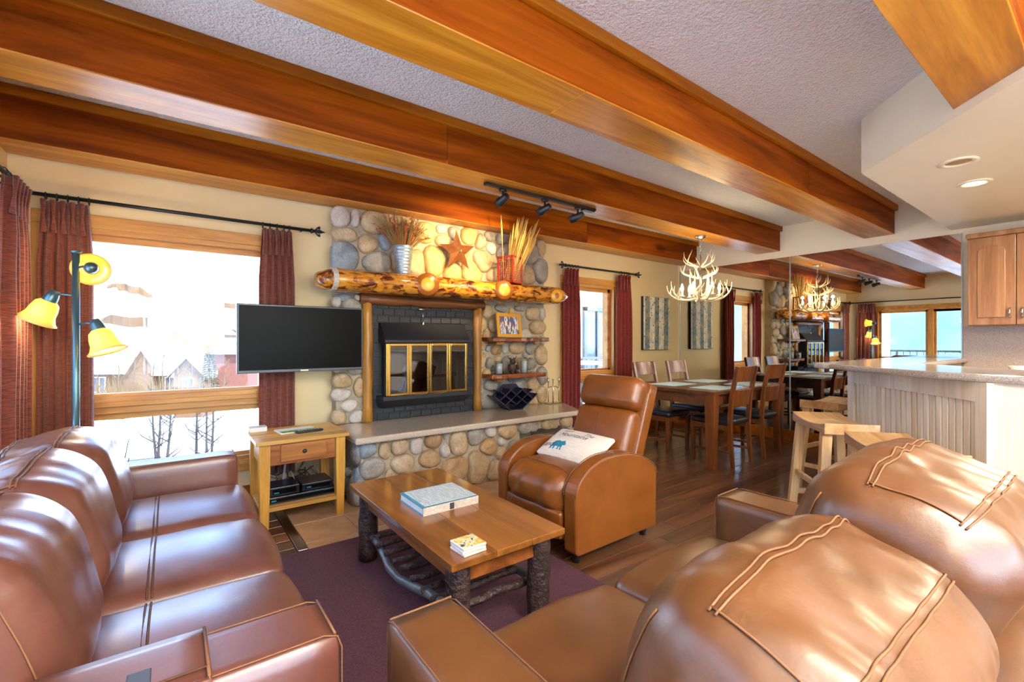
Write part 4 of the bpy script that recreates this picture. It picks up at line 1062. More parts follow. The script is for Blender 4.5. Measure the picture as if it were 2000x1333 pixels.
def curtain(p0, p1, zt, zb, pleats, mat, label, flare=1.0, amp=.035, grp='drawn back curtains'):
    p0, p1 = Vector(p0), Vector(p1); d = p1-p0; nrm = Vector((-d.y, d.x, 0)).normalized()
    t = thing('curtain', label, 'curtain', (p0.x, p0.y, zb), group=grp)
    nu, nv = pleats*10, 26; mb = MB(); vs = []
    for j in range(nv+1):
        k = j/nv; z = zt+(zb-zt)*k
        w = (.82+.18*min(1, k*5))*(1-(1-flare)*min(1, k*1.6))
        am = amp*(.55+.45*min(1, k*6)) if k > .03 else amp*.5
        for i in range(nu+1):
            s = i/nu; ph = s*pleats*2*PI
            pin = .5+.5*math.cos(ph)
            off = am*(math.sin(ph)*.8+.25*math.sin(ph*2+1+k*.8)) + .008*noise.noise(Vector((s*6, k*4, zb)))
            q = p0+d*(.5+(s-.5)*w)+nrm*off
            vs.append((q.x, q.y, z))
    mb.add(vs, [(j*(nu+1)+i, j*(nu+1)+i+1, (j+1)*(nu+1)+i+1, (j+1)*(nu+1)+i) for j in range(nv) for i in range(nu)])
    mb.build('panel', mat, t, True, world=True, solid=.004)
    for i in range(pleats):
        q = p0+d*(.5+((i+.25)/pleats-.5)*.85)
        MB().tube([q+Vector((0, 0, zt))-nrm*.035-Vector((0, 0, .0)), q+Vector((0, 0, zt-.1))-nrm*.03, q+Vector((0, 0, zt-.2))-nrm*.02], [.014, .006, .016], 6).build('pinch_pleat', mat, t, True, world=True)
curtain((-.665, 4.01, 0), (-.405, 4.01, 0), 2.125, .2, 5, 'curtain_rust', 'rust red curtain behind the floor lamp, left of the big window', 1.0, .03)
curtain((.545, 4.01, 0), (.80, 4.01, 0), 2.125, .2, 5, 'curtain_rust', 'rust red curtain behind the television, right of the big window', 1.0, .03)
curtain((XL+.115, 3.46, 0), (XL+.115, 3.86, 0), 2.125, .15, 5, 'curtain_rust', 'rust red curtain on the left wall at the picture edge', 1.0, .035)
curtain((3.76, 4.01, 0), (4.02, 4.01, 0), 2.125, .2, 4, 'curtain_red', 'dark red curtain between the fireplace and the dining window', 1.0, .03)
curtain((4.72, 4.01, 0), (5.0, 4.01, 0), 2.125, .2, 4, 'curtain_red', 'dark red curtain beside the birch canvas', 1.0, .03)
# blind cord wand at the left edge
bw_ = thing('blind_wand', 'thin dark blind wand hanging at the far left window', 'blind wand', (XL+.03, 3.40, 1.26))
MB().tube([(0, 0, .0), (0, 0, .62)], .004, 6).build('wand', 'dark_plastic', bw_); MB().lathe([(0, -.03), (.01, -.02), (.006, .01), (0, .012)], seg=8).build('tip', 'dark_plastic', bw_)
# birch canvas
cv = thing('canvas_art', 'unframed canvas of white birch trunks hung on the dining wall', 'painting', (5.635, YF-.02, 1.505))
MB().box(-.308, .308, -.02, .02, -.38, .38).build('stretcher', 'dark_plastic', cv)
MB().box(-.306, .306, -.023, -.0195, -.378, .378).build('print', 'birch_print', cv)
# outlet under the side table
ol = thing('wall_outlet', 'white wall outlet behind the side table', 'outlet', (1.0, YF-.004, .33))
MB().box(-.036, .036, -.004, .004, -.058, .058).build('plate', 'white_plastic', ol, bevel=.002)
for z in (-.022, .022): MB().box(-.016, .016, -.006, -.003, z-.014, z+.014).build('socket', 'paper', ol)

# ================================================================== SEATING
def rpt(p, hx, hy, hz, r, fn=None, M=None):
    p = Vector(p); rr = min(r, hx, hy, hz)
    q0 = Vector((max(-hx+rr, min(hx-rr, p.x)), max(-hy+rr, min(hy-rr, p.y)), max(-hz+rr, min(hz-rr, p.z))))
    d = p-q0
    if d.length > 1e-9: p = q0+d.normalized()*rr
    if fn: p = fn(p)
    return M @ p if M else p
def seam(parent, pts, r=.0035, mat='stitch'):
    return MB().tube(pts, r, 5).build('seam', mat, parent, True)
def sofa(name, label, W_, loc, rz, seats, mat, btop, bback, seed, stm, lid=False):
    D = .96; t = thing(name, label, 'sofa', loc, rz); aw = .178; hw = W_/2
    MB().rbox(hw-.02, .43, .13, .03, (0, .49, .19), 5).build('base', mat, t, True)
    MB().rbox(hw-.01, .085, .31, .05, (0, .085, .38), 8).build('back_frame', mat, t, True)
    for sx in (-1, 1):
        for yy in (.1, .9): MB().box(sx*(hw-.1)-.03, sx*(hw-.1)+.03, yy-.03, yy+.03, 0 if yy > .5 else -.0066, .07).build('foot', 'dark_plastic', t)
    for s in (-1, 1):
        c = (s*(hw-aw/2), .505, .34)
        a = MB().rbox(aw/2, .455, .285, .026, c, 12).build('arm', mat, t, True)
        e = .006
        for x in (-aw/2+.012, aw/2-.012):
            pts = [Vector(c)+Vector((x, y_, z)) for y_, z in [(-.42, .286), (.0, .287), (.42, .286), (.448, .276), (.457, .25), (.458, 0), (.457, -.2)]]
            seam(a, pts, .0018, stm)
        seam(a, [Vector(c)+Vector((x, .443, .283)) for x in (-aw/2+.012, 0, aw/2-.012)], .0028, stm)
    sw = (W_-2*aw)/seats
    for i in range(seats):
        cx = -hw+aw+sw*(i+.5); rnd = seed+i*3.7
        hx, hy, hz = sw/2-.003, .355, .105
        def fs(p, rnd=rnd, hx=hx, hy=hy, hz=hz):
            k = max(0, 1-(p.x/hx)**2)*max(0, 1-(p.y/hy)**4); p = p.copy()
            if p.z > 0: p.z += .035*k+.004*noise.noise(Vector((p.x*7, p.y*9, rnd)))-.006*math.exp(-((p.y+.02)/.012)**2)*k
            if p.y > hy*.6: p.y += .02*max(0, 1-(p.x/hx)**2)
            return p
        c = MB().rbox(hx, hy, hz, .05, (cx, .63, .365), 22, fs).build('seat_cushion', mat, t, True)
        seam(c, [rpt((hx*(k/10-1)*.98, -.02, hz), hx, hy, hz, .05, fs)+Vector((cx, .63, .3685)) for k in range(21)], .003, 'stitch_dark')
        seam(c, [rpt((hx*(k/10-1)*.98, -.008, hz), hx, hy, hz, .05, fs)+Vector((cx, .63, .3685)) for k in range(21)], .003, 'stitch_dark')
        # puffy back cushion
        bz0 = .40; hz = ((btop[i] if isinstance(btop, tuple) else btop)-bz0)/2; hy = .185; hx = sw/2+.012
        Mb = Matrix.Rotation(bback, 4, 'X')
        def fb(p, rnd=rnd, hx=hx, hy=hy, hz=hz):
            p = p.copy(); kx = max(0, 1-(abs(p.x)/hx)**3.2); kz = p.z/hz
            w_ = .9+.1*kx
            p.y *= w_; p.z *= (.95+.05*kx) if p.z > 0 else 1
            if p.y > 0: p.y *= 1+.12*kx*max(0, 1-kz*kz)
            rim = abs(p.x)/hx
            wr = math.sin(p.x*62+noise.noise(Vector((p.x*6, p.z*5, rnd)))*4)*.0022*max(0, kz)**1.2*(.35+.65*rim)
            dn = noise.noise(Vector((p.x*5+rnd, p.y*9, p.z*6)))*.010+noise.noise(Vector((p.x*15+rnd+p.y*6, p.y*4, p.z*4)))*.009*(.4+.6*max(0, kz))+abs(noise.noise(Vector((p.x*9-p.y*7, p.y*3+rnd, p.z*3+4))))*-.012*max(0, kz)
            n_ = Vector((p.x*.1, p.y/hy, p.z/hz)).normalized()
            return p+n_*(wr+dn)
        cc = Vector((cx, .305, bz0+hz))
        b_ = MB().rbox(hx, hy, hz, .125, cc, 40, fb, Mb).build('back_cushion', mat, t, True)
        off = Vector((0, 0, .003))
        for yy in (hy*.52, -hy*.42):
            for dq in (0, .014):
                ln = [rpt((hx*(k/20-1)*.9, yy-dq, hz), hx, hy, hz, .125, fb, Mb)+cc+off for k in range(41)]
                seam(b_, ln, .0022, stm)
        for sx in (-1, 1):
            ln = [rpt((sx*hx*.86, hy*.52-hy*.94*k/10-.0, hz), hx, hy, hz, .125, fb, Mb)+cc+off for k in range(11)]
            seam(b_, ln, .0022, stm)
            ln = [rpt((sx*hx*.93, hy, hz*(.7-1.5*k/12)), hx, hy, hz, .125, fb, Mb)+cc+Vector((0, .003, 0)) for k in range(13)]
            seam(b_, ln, .002, stm)
    if lid:
        lx = hw-aw/2
        L = MB().rbox(aw/2+.008, .20, .012, .006, (lx, .53, .622), 5).rbox(.008, .20, .12, .006, (lx+aw/2+.006, .53, .52), 5).build('arm_lid', mat, t, True)
        seam(L, [(lx-aw/2, .725, .636), (lx+aw/2+.01, .725, .636)], .003, stm); seam(L, [(lx+aw/2-.035, .33, .636), (lx+aw/2-.035, .728, .636)], .0025, 'stitch_dark')
        MB().box(lx+.0, lx+.045, .605, .64, .633, .639).build('metal_plate', 'tv_bezel', t, bevel=.002)
    return t
sofa('leather_sofa', 'three-seat brown leather sofa along the left windows', 2.08, (-.67, 2.03, .0066), -PI/2, 3, 'leather_sofa', .86, .28, 1.0, 'stitch', True)
sofa('leather_loveseat', 'two-seat tan brown leather loveseat in the near right foreground', 1.545, (1.15, .03, .0066), 0, 2, 'leather_love', (.885, .965), .34, 9.0, 'stitch')

# recliner
rc = thing('recliner', 'tan leather push-back recliner beside the coffee table', 'armchair', (2.13, 2.165, 0), PI/2+.02)
def armprof():
    P = [(-.37, .06), (.345, .06), (.365, .08), (.368, .38)]
    for k in range(1, 12):
        a = k/12*PI/2; P.append((.368-.30*(1-math.cos(a)), .38+.195*math.sin(a)))
    P += [(.02, .577), (-.10, .568), (-.22, .535), (-.33, .475), (-.368, .435), (-.375, .40)]
    return P
MxA = Matrix(((0, 0, 1, 0), (1, 0, 0, 0), (0, 1, 0, 0), (0, 0, 0, 1)))
for s in (-1, 1):
    x0 = s*.315
    a = MB().prism(armprof(), x0-.048, x0+.048, MxA).build('arm', 'leather_tan', rc, bevel=.012)
    for q in (-.046, .046):
        seam(a, [(x0+q, y_, z+.001) for y_, z in armprof()[3:]], .0025, 'stitch')
MB().box(-.265, .265, -.34, .28, .07, .30).build('base', 'leather_tan', rc, bevel=.01)
for sx in (-1, 1):
    for y_ in (-.31, .30): MB().lathe([(0, 0), (.02, 0), (.028, .07), (0, .07)], (sx*.30, y_, 0), 12).build('foot', 'dark_plastic', rc, True)
def fseat(p):
    p = p.copy(); kx = max(0, 1-(p.x/.262)**4)
    if p.z > 0: p.z += .03*kx*(1-(p.y/.33)**4 if abs(p.y) < .33 else 0)
    if p.y > .2:
        k = (p.y-.2)/.13
        p.y += .008*math.sin(p.x*34+p.z*18+noise.noise(Vector((p.x*5, p.z*6, 2)))*3)*k; p.y += .03*kx*k*max(0, (1-((p.z+.02)/.13)**2))
    return p
sc_ = MB().rbox(.262, .31, .115, .09, (0, .075, .355), 30, fseat).build('seat_cushion', 'leather_tan', rc, True)
seam(sc_, [rpt((.262*(k/10-1)*.97, .2, .115), .262, .31, .115, .09, fseat)+Vector((0, .075, .357)) for k in range(21)], .0025, 'stitch')
MB().rbox(.255, .035, .085, .03, (0, .355, .20), 8).build('footrest', 'leather_tan', rc, True)
tilt = Matrix.Rotation(-.0, 4, 'X')
Mk = Matrix.Translation((0, -.20, .36)) @ Matrix.Rotation(.36, 4, 'X')
MB().rbox(.262, .05, .345, .02, (0, 0, 0), 6, None, Mk @ Matrix.Translation((0, -.075, .315))).build('back_shell', 'leather_tan', rc, True)
def fbk(seed):
    def f(p):
        p = p.copy(); kx = max(0, 1-(abs(p.x)/.25)**4)
        if p.y > 0: p.y += .028*kx*math.cos(min(1.5, abs(p.z)*5)); p.y += .006*noise.noise(Vector((p.x*8, p.z*9, seed)))+.004*math.sin(p.x*70)*(abs(p.x)/.25)**4
        return p
    return f
bc = MB().rbox(.25, .06, .215, .05, (0, 0, 0), 20, fbk(3), Mk @ Matrix.Translation((0, .015, .23))).build('back_cushion', 'leather_tan', rc, True)
seam(bc, [Mk @ Vector((0, .105, .04+.035*k)) for k in range(11)], .0025, 'stitch_dark')
MB().rbox(.262, .075, .115, .07, (0, 0, 0), 20, fbk(8), Mk @ Matrix.Translation((0, .022, .555))).build('head_pillow', 'leather_tan', rc, True)

# lumbar pillow with printed words
pl = thing('lumbar_pillow', 'white linen pillow printed with a blue bear and lettering on the recliner', 'pillow', (2.13, 2.17, .50))
vx, vy = Vector((.06, -1, .0)).normalized(), Vector((.86, .05, .42)).normalized(); vn = vx.cross(vy).normalized(); vy = vn.cross(vx)
Mp = Matrix(((vx.x, vy.x, vn.x, 0), (vx.y, vy.y, vn.y, 0), (vx.z, vy.z, vn.z, .055), (0, 0, 0, 1)))
def fp_(p):
    p = p.copy(); k = max(0, 1-(p.x/.235)**2)**.6*max(0, 1-(p.y/.145)**2)**.6; p.z *= .12+.88*k; return p
body = MB().rbox(.235, .145, .055, .02, (0, 0, 0), 20, fp_, Mp).build('pillow_body', 'pillow_linen', pl, True)
def topz(x, y_): 
    k = max(0, 1-(x/.235)**2)**.6*max(0, 1-(y_/.145)**2)**.6; return .055*(.12+.88*k)+.0012
def decal(name, polys, mat):
    mb = MB()
    for poly, fs in polys: mb.add([Mp @ Vector((x, y_, topz(x, y_))) for x, y_ in poly], fs)
    return mb.build(name, mat, pl)
bear = [(-.052, .012), (-.04, .030), (-.012, .036), (.010, .030), (.026, .034), (.034, .040), (.040, .034), (.052, .022), (.060, .010), (.052, .002), (.040, .004), (.040, -.018), (.046, -.030), (.034, -.030), (.028, -.010), (.020, -.012), (.020, -.030), (.008, -.030), (.010, -.010), (-.014, -.010), (-.016, -.030), (-.028, -.030), (-.028, -.012), (-.036, -.012), (-.044, -.030), (-.056, -.030), (-.050, -.008)]
decal('bear_print', [([(x*1.05-.075, y_*1.15-.07) for x, y_ in bear], [tuple(range(len(bear)))])], 'bear_blue')
decal('tree_print', [([(-.15+k*.022, .085), (-.132+k*.022, .085), (-.141+k*.022, .118)], [(0, 1, 2)]) for k in range(4)], 'orange_print')
def words(txt, x, y_, size, rot=0, mat='ink'):
    cu = bpy.data.curves.new('t', 'FONT'); cu.body = txt; cu.size = size; cu.shear = .3; cu.resolution_u = 3
    to = bpy.data.objects.new('t', cu); me = bpy.data.meshes.new_from_object(to)
    bpy.data.objects.remove(to); bpy.data.curves.remove(cu)
    c, s = math.cos(rot), math.sin(rot)
    for v_ in me.vertices:
        a, b_ = x+v_.co.x*c-v_.co.y*s, y_+v_.co.x*s+v_.co.y*c; v_.co = Mp @ Vector((a, b_, topz(a, b_)+.0004))
    me.materials.append(MATS[mat]); o = bpy.data.objects.new('lettering', me); COL.objects.link(o); o.parent = pl
words('Mountains', -.15, .025, .058); words('The', .04, .062, .05); words('and', -.205, -.085, .06)

# ================================================================== TABLES
ct = thing('coffee_table', 'rustic coffee table with bark-covered log legs on the rug', 'coffee table', (1.10, 2.065, 0))
X0, X1, Y0, Y1, CZ = .818, 1.384, 1.468, 2.662, .43
for a, b_ in ((X0, 1.02), (1.02, 1.20), (1.20, X1)): MB().box(a+.0007, b_-.0007, Y0, Y1, CZ-.028, CZ).build('top_board', 'coffee_top', ct, bevel=.003, world=True)
for q in ((X0+.06, X0+.085, Y0+.1, Y1-.1), (X1-.085, X1-.06, Y0+.1, Y1-.1)): MB().box(q[0], q[1], q[2], q[3], .31, CZ-.028).build('apron', 'coffee_apron', ct, bevel=.003, world=True)
for q in ((X0+.1, X1-.1, Y0+.07, Y0+.095), (X0+.1, X1-.1, Y1-.095, Y1-.07)): MB().box(q[0], q[1], q[2], q[3], .31, CZ-.028).build('apron', 'coffee_apron', ct, bevel=.003, world=True)
rnd = random.Random(2)
for x in (X0+.078, X1-.078):
    for y_ in (Y0+.09, Y1-.09):
        MB().tube([(x+rnd.uniform(-.004, .004), y_+rnd.uniform(-.004, .004), .017+(CZ-.047)*k/7) for k in range(8)], [.05*rnd.uniform(.94, 1.08) for _ in range(8)], 14).build('leg', 'bark', ct, True, world=True)
for x, m_ in ((X0+.068, 'peeled_branch'), (X1-.068, 'peeled_branch')):
    pts = [(x+.022*math.sin(k*1.1), Y0+.09+(Y1-Y0-.18)*k/8, .135+.018*math.sin(k*.8+1)) for k in range(9)]
    MB().tube(pts, [.021*rnd.uniform(.88, 1.1) for _ in pts], 10).build('side_pole', m_, ct, True, world=True)
for k in range(9):
    y_ = Y0+.17+(Y1-Y0-.34)*k/8; z = .158
    MB().tube([(X0+.06+(X1-X0-.12)*j/5, y_+rnd.uniform(-.008, .008), z+rnd.uniform(-.005, .005)) for j in range(6)], [.016*rnd.uniform(.85, 1.2) for _ in range(6)], 8).build('rung', 'bark', ct, True, world=True)
# hardback on the coffee table
bk = thing('book', 'pale blue book lying face down on the coffee table', 'book', (1.093, 2.095, CZ))
MB().box(-.152, .152, -.135, .135, 0, .005).build('cover', 'blue_cover', bk); MB().box(-.148, .148, -.13, .131, .005, .033).build('pages', 'paper', bk)
MB().box(-.152, .152, -.138, -.131, .0, .038).build('spine', 'stone_white', bk, label='pinkish white spine'); MB().box(-.012, .012, -.1395, -.137, .004, .034).build('spine_mark', 'ink', bk)
tcv = MB().box(-.152, .152, -.135, .135, .033, .038).build('cover', 'blue_cover', bk); MB().box(-.135, .15, -.12, .13, .038, .0386).build('back_text', 'text_cover', tcv)
for k, (z, a) in enumerate(((0, .05), (.0115, -.04), (.023, .02))):
    c = thing('coaster', ['bottom coaster of the small painted stack', 'middle coaster of the small painted stack', 'painted sunflower coaster on top of the small stack'][k], 'coaster', (.935, 1.545, CZ+z), a, 'stack of square coasters on the coffee table')
    MB().box(-.052, .052, -.052, .052, 0, .0105).build('tile', 'candle_white', c, bevel=.003); MB().box(-.048, .048, -.048, .048, .0105, .011).build('print', 'coaster_print', c)

# side table with the cable boxes
st = thing('side_table', 'light wooden side table with one drawer under the television', 'side table', (.733, 3.612, 0))
SX0, SX1, SY0, SY1, SZ = .435, 1.03, 3.35, 3.875, .59
for k in range(4):
    a = SY0+(SY1-SY0)*k/4; MB().box(SX0, SX1, a+.0006, a+(SY1-SY0)/4-.0006, SZ-.025, SZ).build('top_board', 'side_table_wood', st, bevel=.002, world=True)
for x in (SX0+.055, SX1-.055):
    for y_ in (SY0+.055, SY1-.055): MB().post([(x, y_, 0, .025, .025), (x, y_, .4, .033, .033), (x, y_, SZ-.025, .033, .033)]).build('leg', 'side_table_leg', st, bevel=.003, world=True)
MB().box(SX0+.09, SX1-.09, SY1-.07, SY1-.05, .42, SZ-.025).build('apron', 'drawer_wood', st, world=True)
for x in (SX0+.04, SX1-.06): MB().box(x, x+.02, SY0+.09, SY1-.09, .42, SZ-.025).build('apron', 'side_table_leg', st, world=True)
MB().box(SX0+.09, SX1-.09, SY0+.035, SY0+.055, .42, SZ-.025).build('apron', 'drawer_wood', st, world=True)
dr = MB().box(SX0+.15, SX1-.15, SY0+.022, SY0+.036, .438, .552).build('drawer', 'drawer_wood', st, bevel=.003, world=True)
kb = MB().lathe([(0, .022), (.011, .02), (.014, .013), (.006, .006), (.006, 0), (0, 0)], seg=14, M=Matrix.Rotation(PI/2, 4, 'X')).build('knob', 'black_metal', dr, True)
kb.location = Vector((.7325, SY0+.022, .497))-st.location
MB().box(SX0+.03, SX1-.03, SY0+.03, SY1-.03, .115, .14).build('lower_shelf', 'side_table_wood', st, bevel=.003, world=True)
def dev(x0, x1, y0, y1, z0, z1, label):
    t = thing('media_box', label, 'electronics', ((x0+x1)/2, (y0+y1)/2, z0), group='black boxes on the side table shelf')
    MB().box(x0, x1, y0, y1, z0, z1).build('case', 'device_black', t, bevel=.004, world=True)
    MB().box(x0+.02, x1-.02, y0-.002, y0, z0+.012, z1-.012).build('front_panel', 'tv_screen', t, world=True)
    MB().box(x0+.03, x0+.06, y0-.003, y0-.002, z0+.018, z0+.026).build('status_light', 'bear_blue', t, world=True)
dev(.51, .97, 3.45, 3.72, .14, .185, 'wide black media box on the lower shelf of the side table')
dev(.53, .72, 3.47, 3.66, .186, .245, 'small black cable box stacked on the left of the wide one')
dev(.74, .95, 3.48, 3.70, .186, .235, 'black box stacked on the right of the wide one')
an = thing('router_antenna', 'silver grey router antenna leaning behind the cable boxes', 'antenna', (.66, 3.74, .14))
MB().box(-.05, .05, -.012, .03, 0, .02).build('foot', 'cord_grey', an); MB().post([(0, .01, .02, .008, .006), (.03, .01, .27, .006, .005)]).build('mast', 'cord_grey', an)
rnd = random.Random(8)
for i in range(7):
    x = .56+i*.06
    pts = curve((x, 3.72, .2), (x+rnd.uniform(-.1, .1), 3.95, .35), (x+rnd.uniform(-.1, .15), 4.0, .02), (.98+rnd.uniform(-.1, .02), 4.09, .33 if i % 2 else .2), 14)
    tag(MB().tube(pts, .004, 6).build('power_cord', 'cord_black' if i % 3 else 'cord_grey', None, True), 'tangled cord hanging behind the side table toward the outlet', 'cord', 'tangled cords behind the side table')
mg = thing('magazine', 'green and white magazine on the side table', 'magazine', (.74, 3.66, SZ), .1)
MB().box(-.13, .13, -.09, .09, 0, .006).build('pages', 'paper', mg); MB().box(-.12, .13, -.09, -.01, .006, .0068).build('cover_picture', 'green_cover', mg)
rm = thing('remote_control', 'dark remote control lying in front of the magazine on the side table', 'remote control', (.80, 3.54, SZ), .12)
MB().rbox(.095, .024, .009, .008, (0, 0, .009), 6).build('case', 'dark_plastic', rm, True)
r0 = None
for i in range(7):
    for j in (-1, 0, 1): MB().box(-.075+i*.022, -.065+i*.022, j*.012-.003, j*.012+.003, .0175, .0195).build('button', 'cord_grey', rm)
nb_ = thing('note_stack', 'small stack of white cards at the back corner of the side table', 'cards', (.50, 3.80, SZ))
MB().box(-.05, .06, -.04, .04, 0, .03).build('cards', 'paper', nb_); MB().box(-.05, .06, -.04, .04, .0302, .034).build('top_card', 'stone_white', nb_)

# dining set
dt = thing('dining_table', 'dark wooden dining table under the antler chandelier', 'dining table', (4.93, 2.83, 0))
DX0, DX1, DY0, DY1, DZ = 4.165, 5.70, 2.355, 3.30, .76
for k in range(5):
    a = DY0+(DY1-DY0)*k/5; MB().box(DX0, DX1, a+.0006, a+(DY1-DY0)/5-.0006, DZ-.035, DZ).build('top_board', 'dining_wood', dt, bevel=.002, world=True)
for x in (DX0+.055, DX1-.055):
    for y_ in (DY0+.055, DY1-.055): MB().post([(x, y_, 0, .036, .036), (x, y_, .62, .048, .048), (x, y_, DZ-.035, .048, .048)]).build('leg', 'chair_wood', dt, bevel=.003, world=True)
for q in ((DX0+.1, DX1-.1, DY0+.03, DY0+.055), (DX0+.1, DX1-.1, DY1-.055, DY1-.03), (DX0+.03, DX0+.055, DY0+.1, DY1-.1), (DX1-.055, DX1-.03, DY0+.1, DY1-.1)):
    MB().box(q[0], q[1], q[2], q[3], .62, DZ-.035).build('apron', 'dining_wood', dt, world=True)
pmm = None
for x, y_, lb in ((4.57, 3.08, 'teal woven placemat at the far side, nearer the recliner'), (5.25, 3.08, 'teal woven placemat at the far side, nearer the mirror'), (4.57, 2.57, 'teal woven placemat at the near side, nearer the recliner'), (5.25, 2.57, 'teal woven placemat at the near side, nearer the mirror')):
    if pmm is None: pmm = tag(MB().box(-.22, .22, -.16, .16, 0, .004).build('placemat', 'placemat'), lb, 'placemat', 'teal placemats on the dining table'); pmm.location = (x, y_, DZ)
    else: copy_tree(pmm, (x, y_, DZ), None, lb)
dc = thing('dining_chair', 'wooden dining chair on the near side of the table, nearer the recliner', 'chair', (4.60, 2.53, 0), 0, 'wooden chairs around the dining table')
for s in (-1, 1):
    MB().post([(s*.185, .19, 0, .015, .015), (s*.185, .20, .40, .021, .021)]).build('front_leg', 'chair_wood', dc, bevel=.003)
    MB().post([(s*.185, -.225, 0, .014, .017), (s*.185, -.20, .25, .017, .02), (s*.185, -.195, .45, .018, .021), (s*.185, -.215, .7, .018, .019), (s*.187, -.275, 1.0, .017, .016)]).build('back_post', 'chair_wood', dc, bevel=.003)
    MB().box(s*.185-.01, s*.185+.01, -.19, .19, .13, .155).build('stretcher', 'chair_wood', dc)
    MB().box(s*.185-.012, s*.185+.012, -.18, .19, .36, .41).build('seat_rail', 'chair_wood', dc)
MB().box(-.17, .17, .19, .212, .36, .41).build('seat_rail', 'chair_wood', dc); MB().box(-.17, .17, -.01, .01, .135, .152).build('stretcher', 'chair_wood', dc)
def rail(z0, z1, y0, y1, nm):
    rg = []
    for i in range(9):
        x = -.17+.34*i/8; cv_ = -.022*(1-(x/.17)**2)
        rg.append([(x, y0+cv_-.009, z0), (x, y0+cv_+.009, z0), (x, y1+cv_+.009, z1), (x, y1+cv_-.009, z1)])
    MB().loft(rg).build(nm, 'chair_wood', dc, bevel=.003)
rail(.845, 1.0, -.238, -.272, 'top_rail'); rail(.60, .765, -.202, -.224, 'lower_rail')
def fcs(p):
    p = p.copy()
    if p.z > 0: p.z += .014*max(0, 1-(p.x/.21)**2)*max(0, 1-(p.y/.22)**2)
    return p
MB().rbox(.21, .215, .028, .026, (0, .01, .44), 12, fcs).build('seat', 'navy_leather', dc, True)
copy_tree(dc, (5.255, 2.53, 0), 0, 'wooden dining chair on the near side of the table, nearer the bar')
copy_tree(dc, (4.565, 3.205, 0), PI, 'wooden dining chair against the canvas wall, partly behind the recliner')
copy_tree(dc, (5.22, 3.205, 0), PI, 'wooden dining chair against the canvas wall, in front of the birch canvas')

# bar stools
bs = thing('bar_stool', 'saddle-seat wooden bar stool between the bar and the loveseat arm, nearer the dining table', 'stool', (3.385, 1.12, 0), math.radians(41), 'saddle-seat bar stools around the bar')
rg = []
for i in range(13):
    x = -.245+.49*i/12; dz = .026*(abs(x)/.245)**2
    rg.append([(x, -.145, .695), (x, .145, .695), (x, .145, .735+dz), (x, -.145, .735+dz)])
MB().loft(rg).build('seat', 'stool_seat', bs, bevel=.004)
for sx in (-1, 1):
    for sy in (-1, 1):
        MB().post([(sx*.235, sy*.165, 0, .02, .024), (sx*.185, sy*.112, .695, .023, .028)]).build('leg', 'stool_wood', bs, bevel=.003)
    MB().box(sx*.222-.011, sx*.222+.011, -.14, .14, .20, .235).build('stretcher', 'stool_wood', bs, bevel=.002)
for sy in (-1, 1): MB().box(-.20, .20, sy*.137-.011, sy*.137+.011, .34, .375).build('stretcher', 'stool_wood', bs, bevel=.002)
copy_tree(bs, (2.84, .655, 0), math.radians(38), 'saddle-seat wooden bar stool nearest the loveseat, half hidden by it')
copy_tree(bs, (4.46, 1.47, 0), math.radians(-6), 'saddle-seat bar stool tucked under the far side of the bar')

# ================================================================== BAR AND KITCHEN
br = thing('breakfast_bar', 'pale knotty wood breakfast bar with beadboard front', 'bar', (3.8, .8, 0))
MB().prism([(4.068, 1.218), (3.235, .385), (3.235, -1.55), (3.37, -1.55), (3.37, .33), (4.122, 1.083), (6.2, 1.083), (6.2, 1.218)], 0, 1.044).build('core', 'alder', br, world=True)
dg = Vector((1, 1, 0)).normalized(); nd = Vector((-1, 1, 0)).normalized(); A = Vector((3.235, .385, 0)); LB = (Vector((4.068, 1.218, 0))-A).length
MD = Matrix(((dg.x, nd.x, 0, A.x), (dg.y, nd.y, 0, A.y), (0, 0, 1, 0), (0, 0, 0, 1)))
for a, b_, z0, z1 in ((0, .07, 0, 1.044), (LB-.075, LB, 0, 1.044), (.07, LB-.075, .943, 1.044), (.07, LB-.075, 0, .14)):
    MB().box(a, b_, 0, .034, z0, z1, MD).build('face_frame', 'alder', br, bevel=.002, world=True)
n_ = 22; sw = (LB-.145)/n_
for k in range(n_): MB().box(.07+k*sw+.0035, .07+(k+1)*sw-.0035, .0, .02, .14, .943, MD).build('beadboard_slat', 'alder', br, bevel=.004, world=True)
def arc(c, r, a0, a1, n=8): return [(c[0]+r*math.cos(math.radians(a0+(a1-a0)*i/n)), c[1]+r*math.sin(math.radians(a0+(a1-a0)*i/n))) for i in range(n+1)]
poly = [(6.2, 1.415), (4.05, 1.42)]+arc((3.935, 1.33), .092, 95, 205, 8)+[(3.68, 1.14), (3.52, .945), (3.37, .745), (3.275, .6), (3.222, .45), (3.196, .3), (3.185, .1), (3.185, -1.6), (3.85, -1.6), (3.85, .30), (4.45, .91), (6.2, .91)]
tag(MB().prism(poly, 1.045, 1.085).build('bar_countertop', 'granite_bar', bevel=.014), 'grey speckled granite top of the breakfast bar', 'countertop')
uc = thing('wall_cabinet', 'brown wooden kitchen wall cabinet with arched panel doors', 'cabinet', (6.06, .15, 1.39))
MB().box(5.92, XR-.014, -.65, .876, 1.39, 2.19).build('body', 'cabinet_wood', uc, world=True)
MB().box(5.89, XR-.014, -.66, .89, 2.19, 2.235).build('crown', 'cabinet_wood', uc, bevel=.01, world=True)
